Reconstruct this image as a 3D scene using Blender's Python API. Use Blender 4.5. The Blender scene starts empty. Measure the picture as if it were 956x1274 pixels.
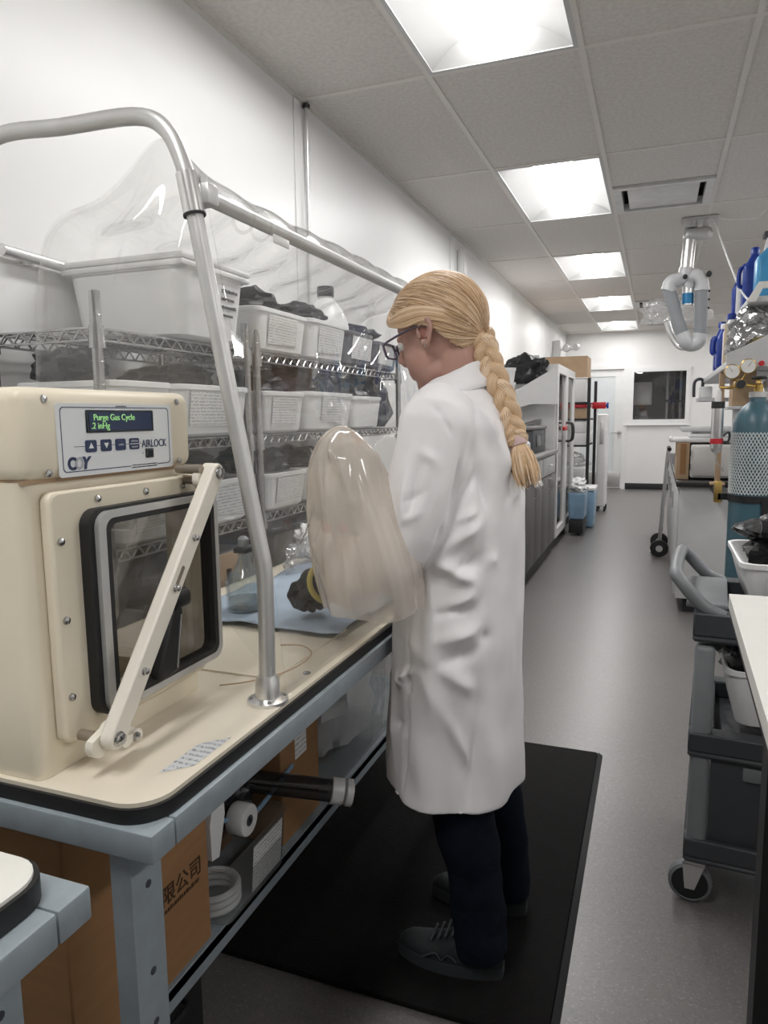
import bpy, bmesh, math, random
import numpy as np
from mathutils import Vector, Matrix, noise as mnoise
random.seed(7)
SC = bpy.context.scene
COL = SC.collection
PI = math.pi

# ------------------------------------------------------------------ camera
CAM_H = 1.29
cd = bpy.data.cameras.new('camera')
cam = bpy.data.objects.new('camera', cd)
COL.objects.link(cam)
FPX = 890.0
cd.sensor_fit = 'HORIZONTAL'
cd.sensor_width = 36.0
cd.lens = FPX / 956.0 * 36.0
cd.clip_start = 0.02
def _n(v):
    v = np.array(v, float); return v / np.linalg.norm(v)
_Y = _n([(818. - 478.) / FPX, -(515. - 637.) / FPX, 1])
_Z = np.cross(_Y, _n([1, 0.012, 0])); _Z = _n(_Z)
if _Z[1] < 0: _Z = -_Z
_X = _n(np.cross(_Y, _Z))
if _X[0] < 0: _X = -_X
_R = np.array([_X, _Y, _Z])
_r = _R @ np.array([1., 0, 0]); _u = _R @ np.array([0, 1., 0]); _f = _R @ np.array([0, 0, 1.])
m = Matrix(((_r[0], _u[0], -_f[0], 0), (_r[1], _u[1], -_f[1], 0), (_r[2], _u[2], -_f[2], CAM_H), (0, 0, 0, 1)))
cam.matrix_world = m
SC.camera = cam

# ------------------------------------------------------------------ world, exposure
w = bpy.data.worlds.new('world'); SC.world = w
w.use_nodes = True
w.node_tree.nodes['Background'].inputs[0].default_value = (0.8, 0.85, 0.9, 1)
w.node_tree.nodes['Background'].inputs[1].default_value = 0.02
SC.view_settings.view_transform = 'Standard'
SC.view_settings.look = 'None'
SC.view_settings.gamma = 1
SC.view_settings.use_curve_mapping = False
SC.view_settings.exposure = 0.75
LAMP_STRENGTH = 15.0

# ------------------------------------------------------------------ mesh helpers
class MB:
    def __init__(s): s.v = []; s.f = []
    def add(s, vs, fs):
        o = len(s.v); s.v += [tuple(p) for p in vs]; s.f += [tuple(i + o for i in q) for q in fs]; return s
    def box(s, a, b):
        x0, y0, z0 = [min(a[i], b[i]) for i in range(3)]; x1, y1, z1 = [max(a[i], b[i]) for i in range(3)]
        return s.add([(x0, y0, z0), (x1, y0, z0), (x1, y1, z0), (x0, y1, z0), (x0, y0, z1), (x1, y0, z1), (x1, y1, z1), (x0, y1, z1)],
                     [(0, 3, 2, 1), (4, 5, 6, 7), (0, 1, 5, 4), (1, 2, 6, 5), (2, 3, 7, 6), (3, 0, 4, 7)])
    def rbox(s, a, b, r=.006, seg=2, taper=0.0):
        """box with rounded edges; taper shrinks the bottom"""
        bm = bmesh.new(); bmesh.ops.create_cube(bm, size=1)
        lo = [min(a[i], b[i]) for i in range(3)]; hi = [max(a[i], b[i]) for i in range(3)]
        for v in bm.verts:
            k = taper if v.co.z < 0 else 0
            v.co = Vector([lo[i] + (v.co[i] * (1 - (k if i < 2 else 0)) + .5) * (hi[i] - lo[i]) for i in range(3)])
        r = min(r, .49 * min(hi[i] - lo[i] for i in range(3)))
        bmesh.ops.bevel(bm, geom=bm.edges[:], offset=r, segments=seg, profile=.5, affect='EDGES')
        bm.verts.index_update()
        s.add([v.co[:] for v in bm.verts], [[v.index for v in q.verts] for q in bm.faces]); bm.free(); return s
    def tube(s, path, r, n=10, caps=True, closed=False):
        P = [Vector(p) for p in path]; N = len(P)
        R = r if isinstance(r, (list, tuple)) else [r] * N
        rings = []; up = None
        for i in range(N):
            if closed: t = P[(i + 1) % N] - P[i - 1]
            else: t = P[min(i + 1, N - 1)] - P[max(i - 1, 0)]
            if t.length < 1e-9: t = Vector((0, 0, 1))
            t.normalize()
            if up is None:
                a = Vector((0, 0, 1)) if abs(t.z) < .9 else Vector((1, 0, 0))
                up = (a - t * a.dot(t)).normalized()
            else:
                up = up - t * up.dot(t)
                if up.length < 1e-6: up = t.orthogonal()
                up.normalize()
            sd = t.cross(up)
            rings.append([P[i] + (up * math.cos(2 * PI * k / n) + sd * math.sin(2 * PI * k / n)) * R[i] for k in range(n)])
        vs = [p[:] for q in rings for p in q]; fs = []
        for i in range(N if closed else N - 1):
            j = (i + 1) % N
            for k in range(n):
                l = (k + 1) % n; fs.append((i * n + k, j * n + k, j * n + l, i * n + l))
        if caps and not closed:
            fs.append(tuple(range(n))); fs.append(tuple(reversed(range((N - 1) * n, N * n))))
        return s.add(vs, fs)
    def cyl(s, a, b, r, n=20, r2=None): return s.tube([a, b], [r, r if r2 is None else r2], n)
    def lathe(s, prof, c=(0, 0, 0), n=24, axis='Z'):
        vs = []; fs = []; N = len(prof)
        for r, h in prof:
            for k in range(n):
                a = 2 * PI * k / n; p = (r * math.cos(a), r * math.sin(a), h)
                if axis == 'X': p = (p[2], p[0], p[1])
                elif axis == 'Y': p = (p[1], p[2], p[0])
                vs.append((p[0] + c[0], p[1] + c[1], p[2] + c[2]))
        for i in range(N - 1):
            for k in range(n):
                l = (k + 1) % n; fs.append((i * n + k, i * n + l, (i + 1) * n + l, (i + 1) * n + k))
        if tuple(prof[0]) == tuple(prof[-1]): return s.add(vs, fs)
        if prof[0][0] > 1e-6: fs.append(tuple(reversed(range(n))))
        if prof[-1][0] > 1e-6: fs.append(tuple(range((N - 1) * n, N * n)))
        return s.add(vs, fs)
    def prism(s, poly, axis, h0, h1):
        """poly: 2d points; axis X: (y,z) ; Y: (x,z) ; Z: (x,y)"""
        def P(p, h): return {'X': (h, p[0], p[1]), 'Y': (p[0], h, p[1]), 'Z': (p[0], p[1], h)}[axis]
        n = len(poly); vs = [P(p, h0) for p in poly] + [P(p, h1) for p in poly]
        fs = [tuple(range(n)), tuple(reversed(range(n, 2 * n)))] + [(i, i + n, (i + 1) % n + n, (i + 1) % n) for i in range(n)]
        return s.add(vs, fs)
    def grid(s, fn, nu, nv, cu=False, cv=False):
        U = nu if cu else nu + 1; V = nv if cv else nv + 1
        vs = [fn(i / nu, j / nv) for i in range(U) for j in range(V)]; fs = []
        for i in range(nu):
            for j in range(nv):
                a, b = i, (i + 1) % U; c, d = j, (j + 1) % V
                fs.append((a * V + c, b * V + c, b * V + d, a * V + d))
        return s.add(vs, fs)
    def ell(s, c, r, R=None, nu=20, nv=12):
        def fn(u, v):
            a = 2 * PI * u; b = PI * (v - .5)
            p = Vector((r[0] * math.cos(b) * math.cos(a), r[1] * math.cos(b) * math.sin(a), r[2] * math.sin(b)))
            if R is not None: p = R @ p
            return (p[0] + c[0], p[1] + c[1], p[2] + c[2])
        return s.grid(fn, nu, nv, cu=True)
    def frame(s, axis, h0, h1, o, i):
        """rectangular ring; o,i = (a0,b0,a1,b1) outer and inner rectangles in the plane normal to axis"""
        a0, b0, a1, b1 = o; c0, d0, c1, d1 = i
        for q in ((a0, b0, a1, d0), (a0, d1, a1, b1), (a0, d0, c0, d1), (c1, d0, a1, d1)):
            lo = {'X': (h0, q[0], q[1]), 'Y': (q[0], h0, q[1]), 'Z': (q[0], q[1], h0)}[axis]
            hi = {'X': (h1, q[2], q[3]), 'Y': (q[2], h1, q[3]), 'Z': (q[2], q[3], h1)}[axis]
            s.box(lo, hi)
        return s
    def mesh(s, name, sharp=38):
        me = bpy.data.meshes.new(name); me.from_pydata(s.v, [], s.f); me.validate(); me.update()
        bm = bmesh.new(); bm.from_mesh(me); bmesh.ops.recalc_face_normals(bm, faces=bm.faces[:]); bm.to_mesh(me); bm.free()
        me.polygons.foreach_set('use_smooth', [True] * len(me.polygons))
        me.set_sharp_from_angle(angle=math.radians(sharp)); return me

def rrect(a0, b0, a1, b1, r, n=6):
    out = []
    for cx, cy, t in ((a1 - r, b1 - r, 0), (a0 + r, b1 - r, 90), (a0 + r, b0 + r, 180), (a1 - r, b0 + r, 270)):
        for k in range(n + 1):
            t2 = math.radians(t + 90 * k / n); out.append((cx + r * math.cos(t2), cy + r * math.sin(t2)))
    return out
def ring_plate(axis, h0, h1, outer, inner):
    """plate with hole; outer and inner same point count"""
    b = MB(); n = len(outer)
    def P(p, h): return {'X': (h, p[0], p[1]), 'Y': (p[0], h, p[1]), 'Z': (p[0], p[1], h)}[axis]
    vs = [P(p, h) for h in (h0, h1) for L in (outer, inner) for p in L]; fs = []
    for i in range(n):
        j = (i + 1) % n
        fs += [(i, j, n + j, n + i), (2 * n + i, 3 * n + i, 3 * n + j, 2 * n + j), (i, 2 * n + i, 2 * n + j, j), (n + i, n + j, 3 * n + j, 3 * n + i)]
    return b.add(vs, fs)
def bez(pts, n=8):
    """Catmull-Rom through points"""
    P = [Vector(p) for p in pts]; out = []
    for i in range(len(P) - 1):
        p0 = P[max(i - 1, 0)]; p1 = P[i]; p2 = P[i + 1]; p3 = P[min(i + 2, len(P) - 1)]
        for k in range(n):
            t = k / n
            out.append(.5 * ((2 * p1) + (p2 - p0) * t + (2 * p0 - 5 * p1 + 4 * p2 - p3) * t * t + (3 * p1 - p0 - 3 * p2 + p3) * t ** 3))
    out.append(P[-1]); return out

def obj(name, mb, mat, parent=None, world=True, sharp=38):
    me = mb.mesh(name, sharp) if isinstance(mb, MB) else mb
    o = bpy.data.objects.new(name, me); COL.objects.link(o)
    if mat is not None:
        me.materials.clear(); me.materials.append(M[mat] if isinstance(mat, str) else mat)
    if parent is not None:
        if world:
            r = parent
            off = Vector((0, 0, 0))
            while r is not None: off += r.location; r = r.parent
            me.transform(Matrix.Translation(-off))
        o.parent = parent
    return o
def thing(name, label, cat, loc=(0, 0, 0), rz=0, group=None):
    o = bpy.data.objects.new(name, None); COL.objects.link(o); o.empty_display_size = .05
    o.location = loc; o.rotation_euler = (0, 0, rz); return tag(o, label, cat, group)
def tag(o, label, cat, group=None, kind=None):
    o['label'] = label; o['category'] = cat
    if group: o['group'] = group
    if kind: o['kind'] = kind
    return o
def struct(o, label=None):
    o['kind'] = 'structure'
    if label: o['label'] = label
    return o
def copy_tree(o, parent=None):
    c = o.copy(); COL.objects.link(c); c.parent = parent
    for ch in list(o.children): copy_tree(ch, c)
    return c
def text(s, size, mtx, mat, parent, name='lettering', align='LEFT', depth=.0004, bold=0.0, xs=1.0):
    cu = bpy.data.curves.new('t', 'FONT'); cu.body = s; cu.size = size; cu.extrude = depth; cu.align_x = align; cu.offset = bold
    t = bpy.data.objects.new('t', cu); COL.objects.link(t)
    bpy.context.view_layer.update()
    me = bpy.data.meshes.new_from_object(t.evaluated_get(bpy.context.evaluated_depsgraph_get()))
    bpy.data.objects.remove(t); bpy.data.curves.remove(cu)
    me.transform(Matrix.Diagonal((xs, 1, 1, 1))); me.transform(mtx); me.name = name
    return obj(name, me, mat, parent)
def fine_print(w, h, n, mtx, mat, parent, seed=1):
    """a line of print too small to read: a row of short strokes"""
    r = random.Random(seed); b = MB(); x = 0.
    while x < w:
        d = r.uniform(.35, .9) * w / n; k = r.uniform(.7, 1.); b.box((x, 0, 0), (min(w, x + d), h * k, .0003)); x += d + .25 * w / n
    me = b.mesh('fine_print'); me.transform(mtx); return obj('fine_print', me, mat, parent)
def face_mtx(origin, right, up):
    r = Vector(right).normalized(); u = Vector(up).normalized(); n = r.cross(u)
    o = Vector(origin)
    return Matrix(((r[0], u[0], n[0], o[0]), (r[1], u[1], n[1], o[1]), (r[2], u[2], n[2], o[2]), (0, 0, 0, 1)))
def remeshed(mb, voxel, smooth=6):
    me = mb.mesh('tmp'); o = bpy.data.objects.new('tmp', me); COL.objects.link(o)
    md = o.modifiers.new('r', 'REMESH'); md.mode = 'VOXEL'; md.voxel_size = voxel
    if smooth: sm = o.modifiers.new('s', 'SMOOTH'); sm.factor = .5; sm.iterations = smooth
    bpy.context.view_layer.update()
    r = bpy.data.meshes.new_from_object(o.evaluated_get(bpy.context.evaluated_depsgraph_get()))
    bpy.data.objects.remove(o); bpy.data.meshes.remove(me)
    r.polygons.foreach_set('use_smooth', [True] * len(r.polygons)); return r
def displace(me, fn):
    n = len(me.vertices); co = np.empty(n * 3); me.vertices.foreach_get('co', co); co = co.reshape(-1, 3)
    no = np.empty(n * 3); me.vertices.foreach_get('normal', no); no = no.reshape(-1, 3)
    co = fn(co, no); me.vertices.foreach_set('co', co.ravel()); me.update()
def nz(x, y, z): return mnoise.noise(Vector((x, y, z)))

# ------------------------------------------------------------------ materials
M = {}
def mat(name, col, rough=.5, metal=0., var=.06, scale=12., bump=0., bscale=60., col2=None, spec=.5, trans=0., alpha=1., coat=0., sheen=0., stretch=None, sss=0.):
    m = bpy.data.materials.new(name); m.use_nodes = True; nt = m.node_tree; b = nt.nodes['Principled BSDF']
    tc = nt.nodes.new('ShaderNodeTexCoord'); src = tc.outputs['Object']
    if stretch:
        mp = nt.nodes.new('ShaderNodeMapping'); mp.inputs['Scale'].default_value = stretch; nt.links.new(src, mp.inputs[0]); src = mp.outputs[0]
    n = nt.nodes.new('ShaderNodeTexNoise'); n.inputs['Scale'].default_value = scale; n.inputs['Detail'].default_value = 4
    nt.links.new(src, n.inputs['Vector'])
    r = nt.nodes.new('ShaderNodeValToRGB')
    c2 = col2 or tuple(max(0, c * (1 - 2 * var)) for c in col)
    r.color_ramp.elements[0].color = (*c2, 1); r.color_ramp.elements[1].color = (*col, 1)
    r.color_ramp.elements[0].position = .3; r.color_ramp.elements[1].position = .65
    nt.links.new(n.outputs['Fac'], r.inputs[0]); nt.links.new(r.outputs[0], b.inputs['Base Color'])
    b.inputs['Roughness'].default_value = rough; b.inputs['Metallic'].default_value = metal
    b.inputs['Specular IOR Level'].default_value = spec; b.inputs['Transmission Weight'].default_value = trans
    b.inputs['Alpha'].default_value = alpha; b.inputs['Coat Weight'].default_value = coat; b.inputs['Sheen Weight'].default_value = sheen
    b.inputs['Subsurface Weight'].default_value = sss
    if bump:
        n2 = nt.nodes.new('ShaderNodeTexNoise'); n2.inputs['Scale'].default_value = bscale; n2.inputs['Detail'].default_value = 5
        nt.links.new(src, n2.inputs['Vector']); bp = nt.nodes.new('ShaderNodeBump'); bp.inputs['Strength'].default_value = bump; bp.inputs['Distance'].default_value = .01
        nt.links.new(n2.outputs['Fac'], bp.inputs['Height']); nt.links.new(bp.outputs[0], b.inputs['Normal'])
    M[name] = m; return m
def film(name, tint=(1, 1, 1), haze=.05, hazecol=(.9, .9, .9), ior=1.45, rough=.04, bump=.15, bscale=6., gain=1.0):
    """thin clear plastic: transparent + fresnel gloss + a little milky haze"""
    m = bpy.data.materials.new(name); m.use_nodes = True; nt = m.node_tree; nt.nodes.clear()
    out = nt.nodes.new('ShaderNodeOutputMaterial'); tr = nt.nodes.new('ShaderNodeBsdfTransparent'); tr.inputs[0].default_value = (*tint, 1)
    df = nt.nodes.new('ShaderNodeBsdfDiffuse'); df.inputs[0].default_value = (*hazecol, 1)
    tl = nt.nodes.new('ShaderNodeBsdfTranslucent'); tl.inputs[0].default_value = (*hazecol, 1)
    gl = nt.nodes.new('ShaderNodeBsdfGlossy'); gl.inputs['Roughness'].default_value = rough
    m0 = nt.nodes.new('ShaderNodeMixShader'); m0.inputs[0].default_value = .5; nt.links.new(df.outputs[0], m0.inputs[1]); nt.links.new(tl.outputs[0], m0.inputs[2])
    m1 = nt.nodes.new('ShaderNodeMixShader'); m2 = nt.nodes.new('ShaderNodeMixShader')
    tc = nt.nodes.new('ShaderNodeTexCoord'); n = nt.nodes.new('ShaderNodeTexNoise'); n.inputs['Scale'].default_value = bscale; n.inputs['Detail'].default_value = 2
    nt.links.new(tc.outputs['Object'], n.inputs['Vector'])
    mr = nt.nodes.new('ShaderNodeMapRange'); mr.inputs[3].default_value = haze * .6; mr.inputs[4].default_value = haze * 1.4
    nt.links.new(n.outputs['Fac'], mr.inputs[0]); nt.links.new(mr.outputs[0], m1.inputs[0])
    nt.links.new(tr.outputs[0], m1.inputs[1]); nt.links.new(m0.outputs[0], m1.inputs[2])
    lw = nt.nodes.new('ShaderNodeLayerWeight'); lw.inputs[0].default_value = .5      # same on both faces of the sheet
    pw = nt.nodes.new('ShaderNodeMath'); pw.operation = 'POWER'; pw.inputs[1].default_value = 4.; nt.links.new(lw.outputs['Facing'], pw.inputs[0])
    f0 = 2 * ((ior - 1) / (ior + 1)) ** 2
    fr = nt.nodes.new('ShaderNodeMath'); fr.operation = 'MULTIPLY_ADD'; fr.inputs[1].default_value = .75; fr.inputs[2].default_value = f0; nt.links.new(pw.outputs[0], fr.inputs[0])
    bp = nt.nodes.new('ShaderNodeBump'); bp.inputs['Strength'].default_value = bump; bp.inputs['Distance'].default_value = .02
    nt.links.new(n.outputs['Fac'], bp.inputs['Height']); nt.links.new(bp.outputs[0], gl.inputs['Normal'])
    mu = nt.nodes.new('ShaderNodeMath'); mu.operation = 'MULTIPLY'; mu.inputs[1].default_value = gain; mu.use_clamp = True
    nt.links.new(fr.outputs[0], mu.inputs[0]); nt.links.new(mu.outputs[0], m2.inputs[0])
    nt.links.new(m1.outputs[0], m2.inputs[1]); nt.links.new(gl.outputs[0], m2.inputs[2]); nt.links.new(m2.outputs[0], out.inputs[0])
    M[name] = m; return m
def emit(name, col, s):
    m = bpy.data.materials.new(name); m.use_nodes = True; b = m.node_tree.nodes['Principled BSDF']
    b.inputs['Base Color'].default_value = (*col, 1); b.inputs['Emission Color'].default_value = (*col, 1); b.inputs['Emission Strength'].default_value = s
    M[name] = m; return m
def speckle(name, base, dark, light, rough=.45, scale=260., amount=.12, bump=.0):
    """vinyl floor with fine chips"""
    m = mat(name, base, rough, var=.05, scale=3.); nt = m.node_tree; b = nt.nodes['Principled BSDF']
    tc = nt.nodes.new('ShaderNodeTexCoord'); v = nt.nodes.new('ShaderNodeTexVoronoi'); v.inputs['Scale'].default_value = scale
    nt.links.new(tc.outputs['Object'], v.inputs['Vector'])
    r = nt.nodes.new('ShaderNodeValToRGB'); e = r.color_ramp.elements; e[0].color = (*dark, 1); e[1].color = (*light, 1); e[1].position = 1
    k = e.new(.25); k.color = (*base, 1); k = e.new(.85); k.color = (*base, 1)
    sp = nt.nodes.new('ShaderNodeSeparateColor'); nt.links.new(v.outputs['Color'], sp.inputs[0]); nt.links.new(sp.outputs[0], r.inputs[0])
    mx = nt.nodes.new('ShaderNodeMix'); mx.data_type = 'RGBA'; mx.inputs[0].default_value = .6
    old = b.inputs['Base Color'].links[0].from_socket
    nt.links.new(old, mx.inputs[6]); nt.links.new(r.outputs[0], mx.inputs[7]); nt.links.new(mx.outputs[2], b.inputs['Base Color'])
    return m
def printed(name, paper, ink, rows=9., cols=2.2, axis='YZ'):
    """paper with rows of broken print"""
    m = mat(name, paper, .6, var=.02); nt = m.node_tree; b = nt.nodes['Principled BSDF']
    tc = nt.nodes.new('ShaderNodeTexCoord'); sx = nt.nodes.new('ShaderNodeSeparateXYZ'); nt.links.new(tc.outputs['Generated'], sx.inputs[0])
    w1 = nt.nodes.new('ShaderNodeMath'); w1.operation = 'MULTIPLY'; w1.inputs[1].default_value = rows; nt.links.new(sx.outputs['Z' if 'Z' in axis else 'Y'], w1.inputs[0])
    fr = nt.nodes.new('ShaderNodeMath'); fr.operation = 'FRACT'; nt.links.new(w1.outputs[0], fr.inputs[0])
    gt = nt.nodes.new('ShaderNodeMath'); gt.operation = 'GREATER_THAN'; gt.inputs[1].default_value = .55; nt.links.new(fr.outputs[0], gt.inputs[0])
    n = nt.nodes.new('ShaderNodeTexNoise'); n.inputs['Scale'].default_value = rows * cols; n.inputs['Detail'].default_value = 2; nt.links.new(tc.outputs['Generated'], n.inputs['Vector'])
    g2 = nt.nodes.new('ShaderNodeMath'); g2.operation = 'GREATER_THAN'; g2.inputs[1].default_value = .5; nt.links.new(n.outputs['Fac'], g2.inputs[0])
    mu = nt.nodes.new('ShaderNodeMath'); mu.operation = 'MULTIPLY'; nt.links.new(gt.outputs[0], mu.inputs[0]); nt.links.new(g2.outputs[0], mu.inputs[1])
    mx = nt.nodes.new('ShaderNodeMix'); mx.data_type = 'RGBA'; mx.inputs[6].default_value = (*paper, 1); mx.inputs[7].default_value = (*ink, 1)
    nt.links.new(mu.outputs[0], mx.inputs[0]); nt.links.new(mx.outputs[2], b.inputs['Base Color']); return m

mat('wall_paint', (.84, .84, .83), .38, var=.015, scale=2., bump=.02, bscale=120)
mat('wall_far_paint', (.80, .795, .78), .55, var=.015, scale=2.)
mat('seam_grey', (.45, .45, .44), .5)
mat('trim_white', (.80, .80, .79), .4, var=.02)
mat('ceiling_tile', (.74, .70, .66), .95, var=.07, scale=55., bump=.5, bscale=160)
mat('grid_white', (.74, .70, .66), .5, var=.02)
speckle('floor_vinyl', (.158, .147, .142), (.105, .098, .095), (.25, .238, .23), rough=.33, scale=230)
M['floor_vinyl'].node_tree.nodes['Principled BSDF'].inputs['Specular IOR Level'].default_value = .8
mat('baseboard_black', (.02, .02, .021), .45)
mat('mat_rubber', (.0055, .0048, .0045), .85, spec=.25, var=.2, scale=30, bump=.35, bscale=180)
mat('reflector_white', (.55, .55, .54), .35, var=.01)
emit('lamp_glow', (1.0, .99, .985), LAMP_STRENGTH)
mat('vent_white', (.72, .71, .69), .45)
mat('vent_dark', (.06, .06, .06), .8)
mat('steel_blue_grey', (.29, .335, .365), .42, var=.06, scale=30, bump=.04, bscale=400)
mat('cream_plastic', (.80, .725, .575), .38, var=.03, scale=5, bump=.03, bscale=300)
mat('cream_deck', (.80, .73, .60), .40, var=.05, scale=4)
mat('cream_arm', (.86, .81, .71), .35, var=.02)
mat('gasket_black', (.012, .012, .013), .5)
mat('panel_white', (.80, .82, .83), .35, var=.01)
mat('panel_line', (.05, .07, .13), .4)
mat('navy', (.018, .035, .10), .35)
mat('logo_grey', (.45, .46, .50), .4)
mat('ink_black', (.02, .02, .022), .5)
mat('lcd_dark', (.008, .018, .028), .2)
emit('lcd_text', (.26, .52, .20), .38)
mat('aluminium', (.78, .78, .77), .28, .85, var=.03, scale=20)
mat('aluminium_dull', (.60, .60, .59), .42, .6, var=.04, scale=20)
mat('chrome', (.50, .50, .50), .18, 1., var=.05, scale=30)
mat('wire_chrome', (.50, .50, .50), .25, 1., var=.08, scale=40)
mat('bronze_rod', (.38, .33, .27), .38, .6)
film('vinyl', tint=(.975, .975, .97), haze=.022, hazecol=(.92, .92, .91), ior=1.38, rough=.02, bump=.12, bscale=5.)
film('clear_glass', haze=.02, ior=1.5, rough=.01, bump=0.)
film('smoked_glass', tint=(.80, .79, .77), haze=.03, hazecol=(.4, .38, .36), ior=1.5, rough=.02, bump=0.)
film('flask_glass', tint=(.93, .95, .95), haze=.06, hazecol=(.7, .75, .75), ior=1.5, rough=.02, bump=0.)
film('clear_plastic', tint=(.86, .87, .87), haze=.16, hazecol=(.75, .76, .76), ior=1.45, rough=.1, bump=.2, bscale=20.)
film('bag_clear', tint=(.93, .93, .93), haze=.2, hazecol=(.85, .85, .85), ior=1.6, rough=.08, bump=.8, bscale=18.)
film('glove_sleeve', tint=(.96, .90, .82), haze=.50, hazecol=(.90, .85, .80), ior=1.5, rough=.13, bump=.25, bscale=6.)
film('smoked_tube', tint=(.30, .30, .31), haze=.12, hazecol=(.2, .2, .2), ior=1.5, rough=.06, bump=0.)
mat('tub_white', (.83, .83, .825), .35, var=.03, scale=6, trans=.0, sss=.0)
mat('tub_grey', (.56, .565, .57), .4, var=.03, scale=6)
mat('tub_dark', (.12, .125, .15), .4)
mat('bag_black', (.008, .008, .009), .28, var=.1, bump=.5, bscale=30)
mat('bag_grey', (.022, .023, .027), .4, bump=.5, bscale=30)
mat('bag_navy', (.014, .020, .045), .4, bump=.5, bscale=30)
mat('cardboard', (.33, .175, .075), .85, var=.06, scale=8, stretch=(1, 1, 6))
mat('cardboard_pale', (.47, .33, .21), .85, var=.06, scale=8)
mat('cardboard_ink', (.06, .028, .012), .8)
printed('label_print', (.78, .78, .77), (.36, .36, .37), 11., 2.6)
printed('deck_label', (.62, .63, .64), (.22, .24, .26), 10., 2.5, 'XY')
mat('paper_white', (.80, .80, .79), .7)
mat('pad_blue', (.44, .54, .655), .85, var=.14, scale=5, bump=.3, bscale=14)
mat('plastic_white', (.78, .78, .77), .35, var=.02)
mat('plastic_grey', (.26, .275, .285), .5, var=.05)
mat('plastic_dark_grey', (.055, .06, .067), .5, var=.06)
mat('plastic_mid_grey', (.20, .21, .22), .45)
mat('bench_white', (.80, .79, .74), .35, var=.02)
mat('bench_black', (.010, .010, .010), .55)
mat('cabinet_grey', (.18, .172, .168), .5, var=.04)
mat('cabinet_light', (.60, .60, .595), .45, var=.02)
mat('counter_grey', (.25, .24, .23), .4)
mat('counter_black', (.03, .028, .027), .35)
mat('appliance_white', (.78, .775, .765), .4, var=.015)
mat('appliance_grey', (.60, .585, .565), .5, var=.03)
mat('rubber_black', (.015, .015, .016), .6)
mat('red_plastic', (.55, .02, .03), .4)
mat('blue_plastic', (.010, .040, .27), .35)
mat('blue_light', (.06, .32, .60), .3)
mat('blue_bin', (.24, .38, .52), .35)
mat('tape_blue', (.02, .20, .42), .4)
mat('gas_teal', (.060, .135, .17), .35, var=.06)
mat('net_white', (.66, .69, .68), .6)
mat('brass', (.62, .42, .14), .28, .9)
mat('gauge_face', (.80, .79, .75), .4)
film('mylar', tint=(.5, .5, .5), haze=.5, hazecol=(.42, .42, .43), ior=2.2, rough=.12, bump=.8, bscale=16., gain=1.5)
mat('olive_stuff', (.25, .20, .05), .7, var=.3, scale=60, bump=.5, bscale=90)
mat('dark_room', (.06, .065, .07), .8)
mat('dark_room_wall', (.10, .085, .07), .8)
mat('frost_glass', (.70, .74, .745), .25, var=.02)
mat('steel_brushed', (.55, .54, .53), .35, .8, var=.08, scale=30, stretch=(30, 1, 1))
# person
mat('skin', (.52, .30, .245), .5, var=.06, scale=10, sss=.12, bump=.04, bscale=200)
mat('lab_coat', (.90, .882, .892), .75, var=.02, scale=8, bump=.10, bscale=900, sheen=.1)
mat('coat_seam', (.52, .515, .51), .8)
mat('hair_blond', (.70, .495, .315), .42, var=.0, col2=(.56, .375, .215), scale=22, stretch=(1, 1, 1), bump=.25, bscale=120)
mat('hair_tail', (.74, .52, .32), .45, col2=(.58, .37, .20), scale=60, bump=.3, bscale=200)
mat('hair_tie', (.70, .50, .49), .6)
mat('denim', (.007, .011, .022), .9, spec=.15, var=.12, scale=40, bump=.2, bscale=500)
mat('shoe_grey', (.020, .024, .027), .7, var=.15, scale=40, bump=.2, bscale=300)
mat('shoe_sole', (.04, .045, .05), .7)
mat('shoe_trim', (.06, .068, .075), .6)
mat('glasses_frame', (.10, .075, .11), .25)
mat('glasses_edge', (.62, .58, .64), .25)
mat('glove_black', (.010, .011, .012), .55, spec=.3, bump=.1, bscale=80)
mat('cuff_yellow', (.48, .39, .09), .5)
mat('ear_inner', (.36, .15, .12), .6)
mat('eye_white', (.8, .78, .75), .2)
mat('lip', (.50, .22, .19), .45)
# ================================================================== STRUCTURE
CEIL = 2.68; XL = -1.53; XR = 2.73; YF = 13.1; YB = -3.08
struct(obj('floor', MB().box((XL - .1, YB - .1, -.1), (XR + .1, YF + .1, 0)), 'floor_vinyl'), 'speckled grey vinyl floor')
# ceiling with every tile its own piece
ceiling = struct(obj('ceiling', MB().box((XL - .1, YB - .1, CEIL + .16), (XR + .1, YF + .1, CEIL + .3)), 'ceiling_tile'), 'suspended ceiling of pale mineral tiles')
XS = [XL, -.93, -.32, .29, .90, 1.51, 2.12, XR]
YS = [YB + 1.22 * k for k in range(14)] + [YF]
LIGHT_ROWS = [k for k in range(len(YS) - 1) if k % 2 == 0]      # Y -3.08, -.64, 1.80, 4.24 ...
VENTS = [(2, 6, .61), (2, 10, .55)]
tile_cache = {}
def tile(x0, y0, x1, y1):
    k = (round(x1 - x0, 3), round(y1 - y0, 3))
    if k not in tile_cache:
        tile_cache[k] = MB().rbox((-(k[0] - .014) / 2, -(k[1] - .014) / 2, 0), ((k[0] - .014) / 2, (k[1] - .014) / 2, .016), .003, 1).mesh('ceiling_tile')
        tile_cache[k].materials.append(M['ceiling_tile'])
    o = bpy.data.objects.new('ceiling_tile', tile_cache[k]); COL.objects.link(o); o.parent = ceiling
    o.location = ((x0 + x1) / 2, (y0 + y1) / 2, CEIL + .002)
vent_cells = []
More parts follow.
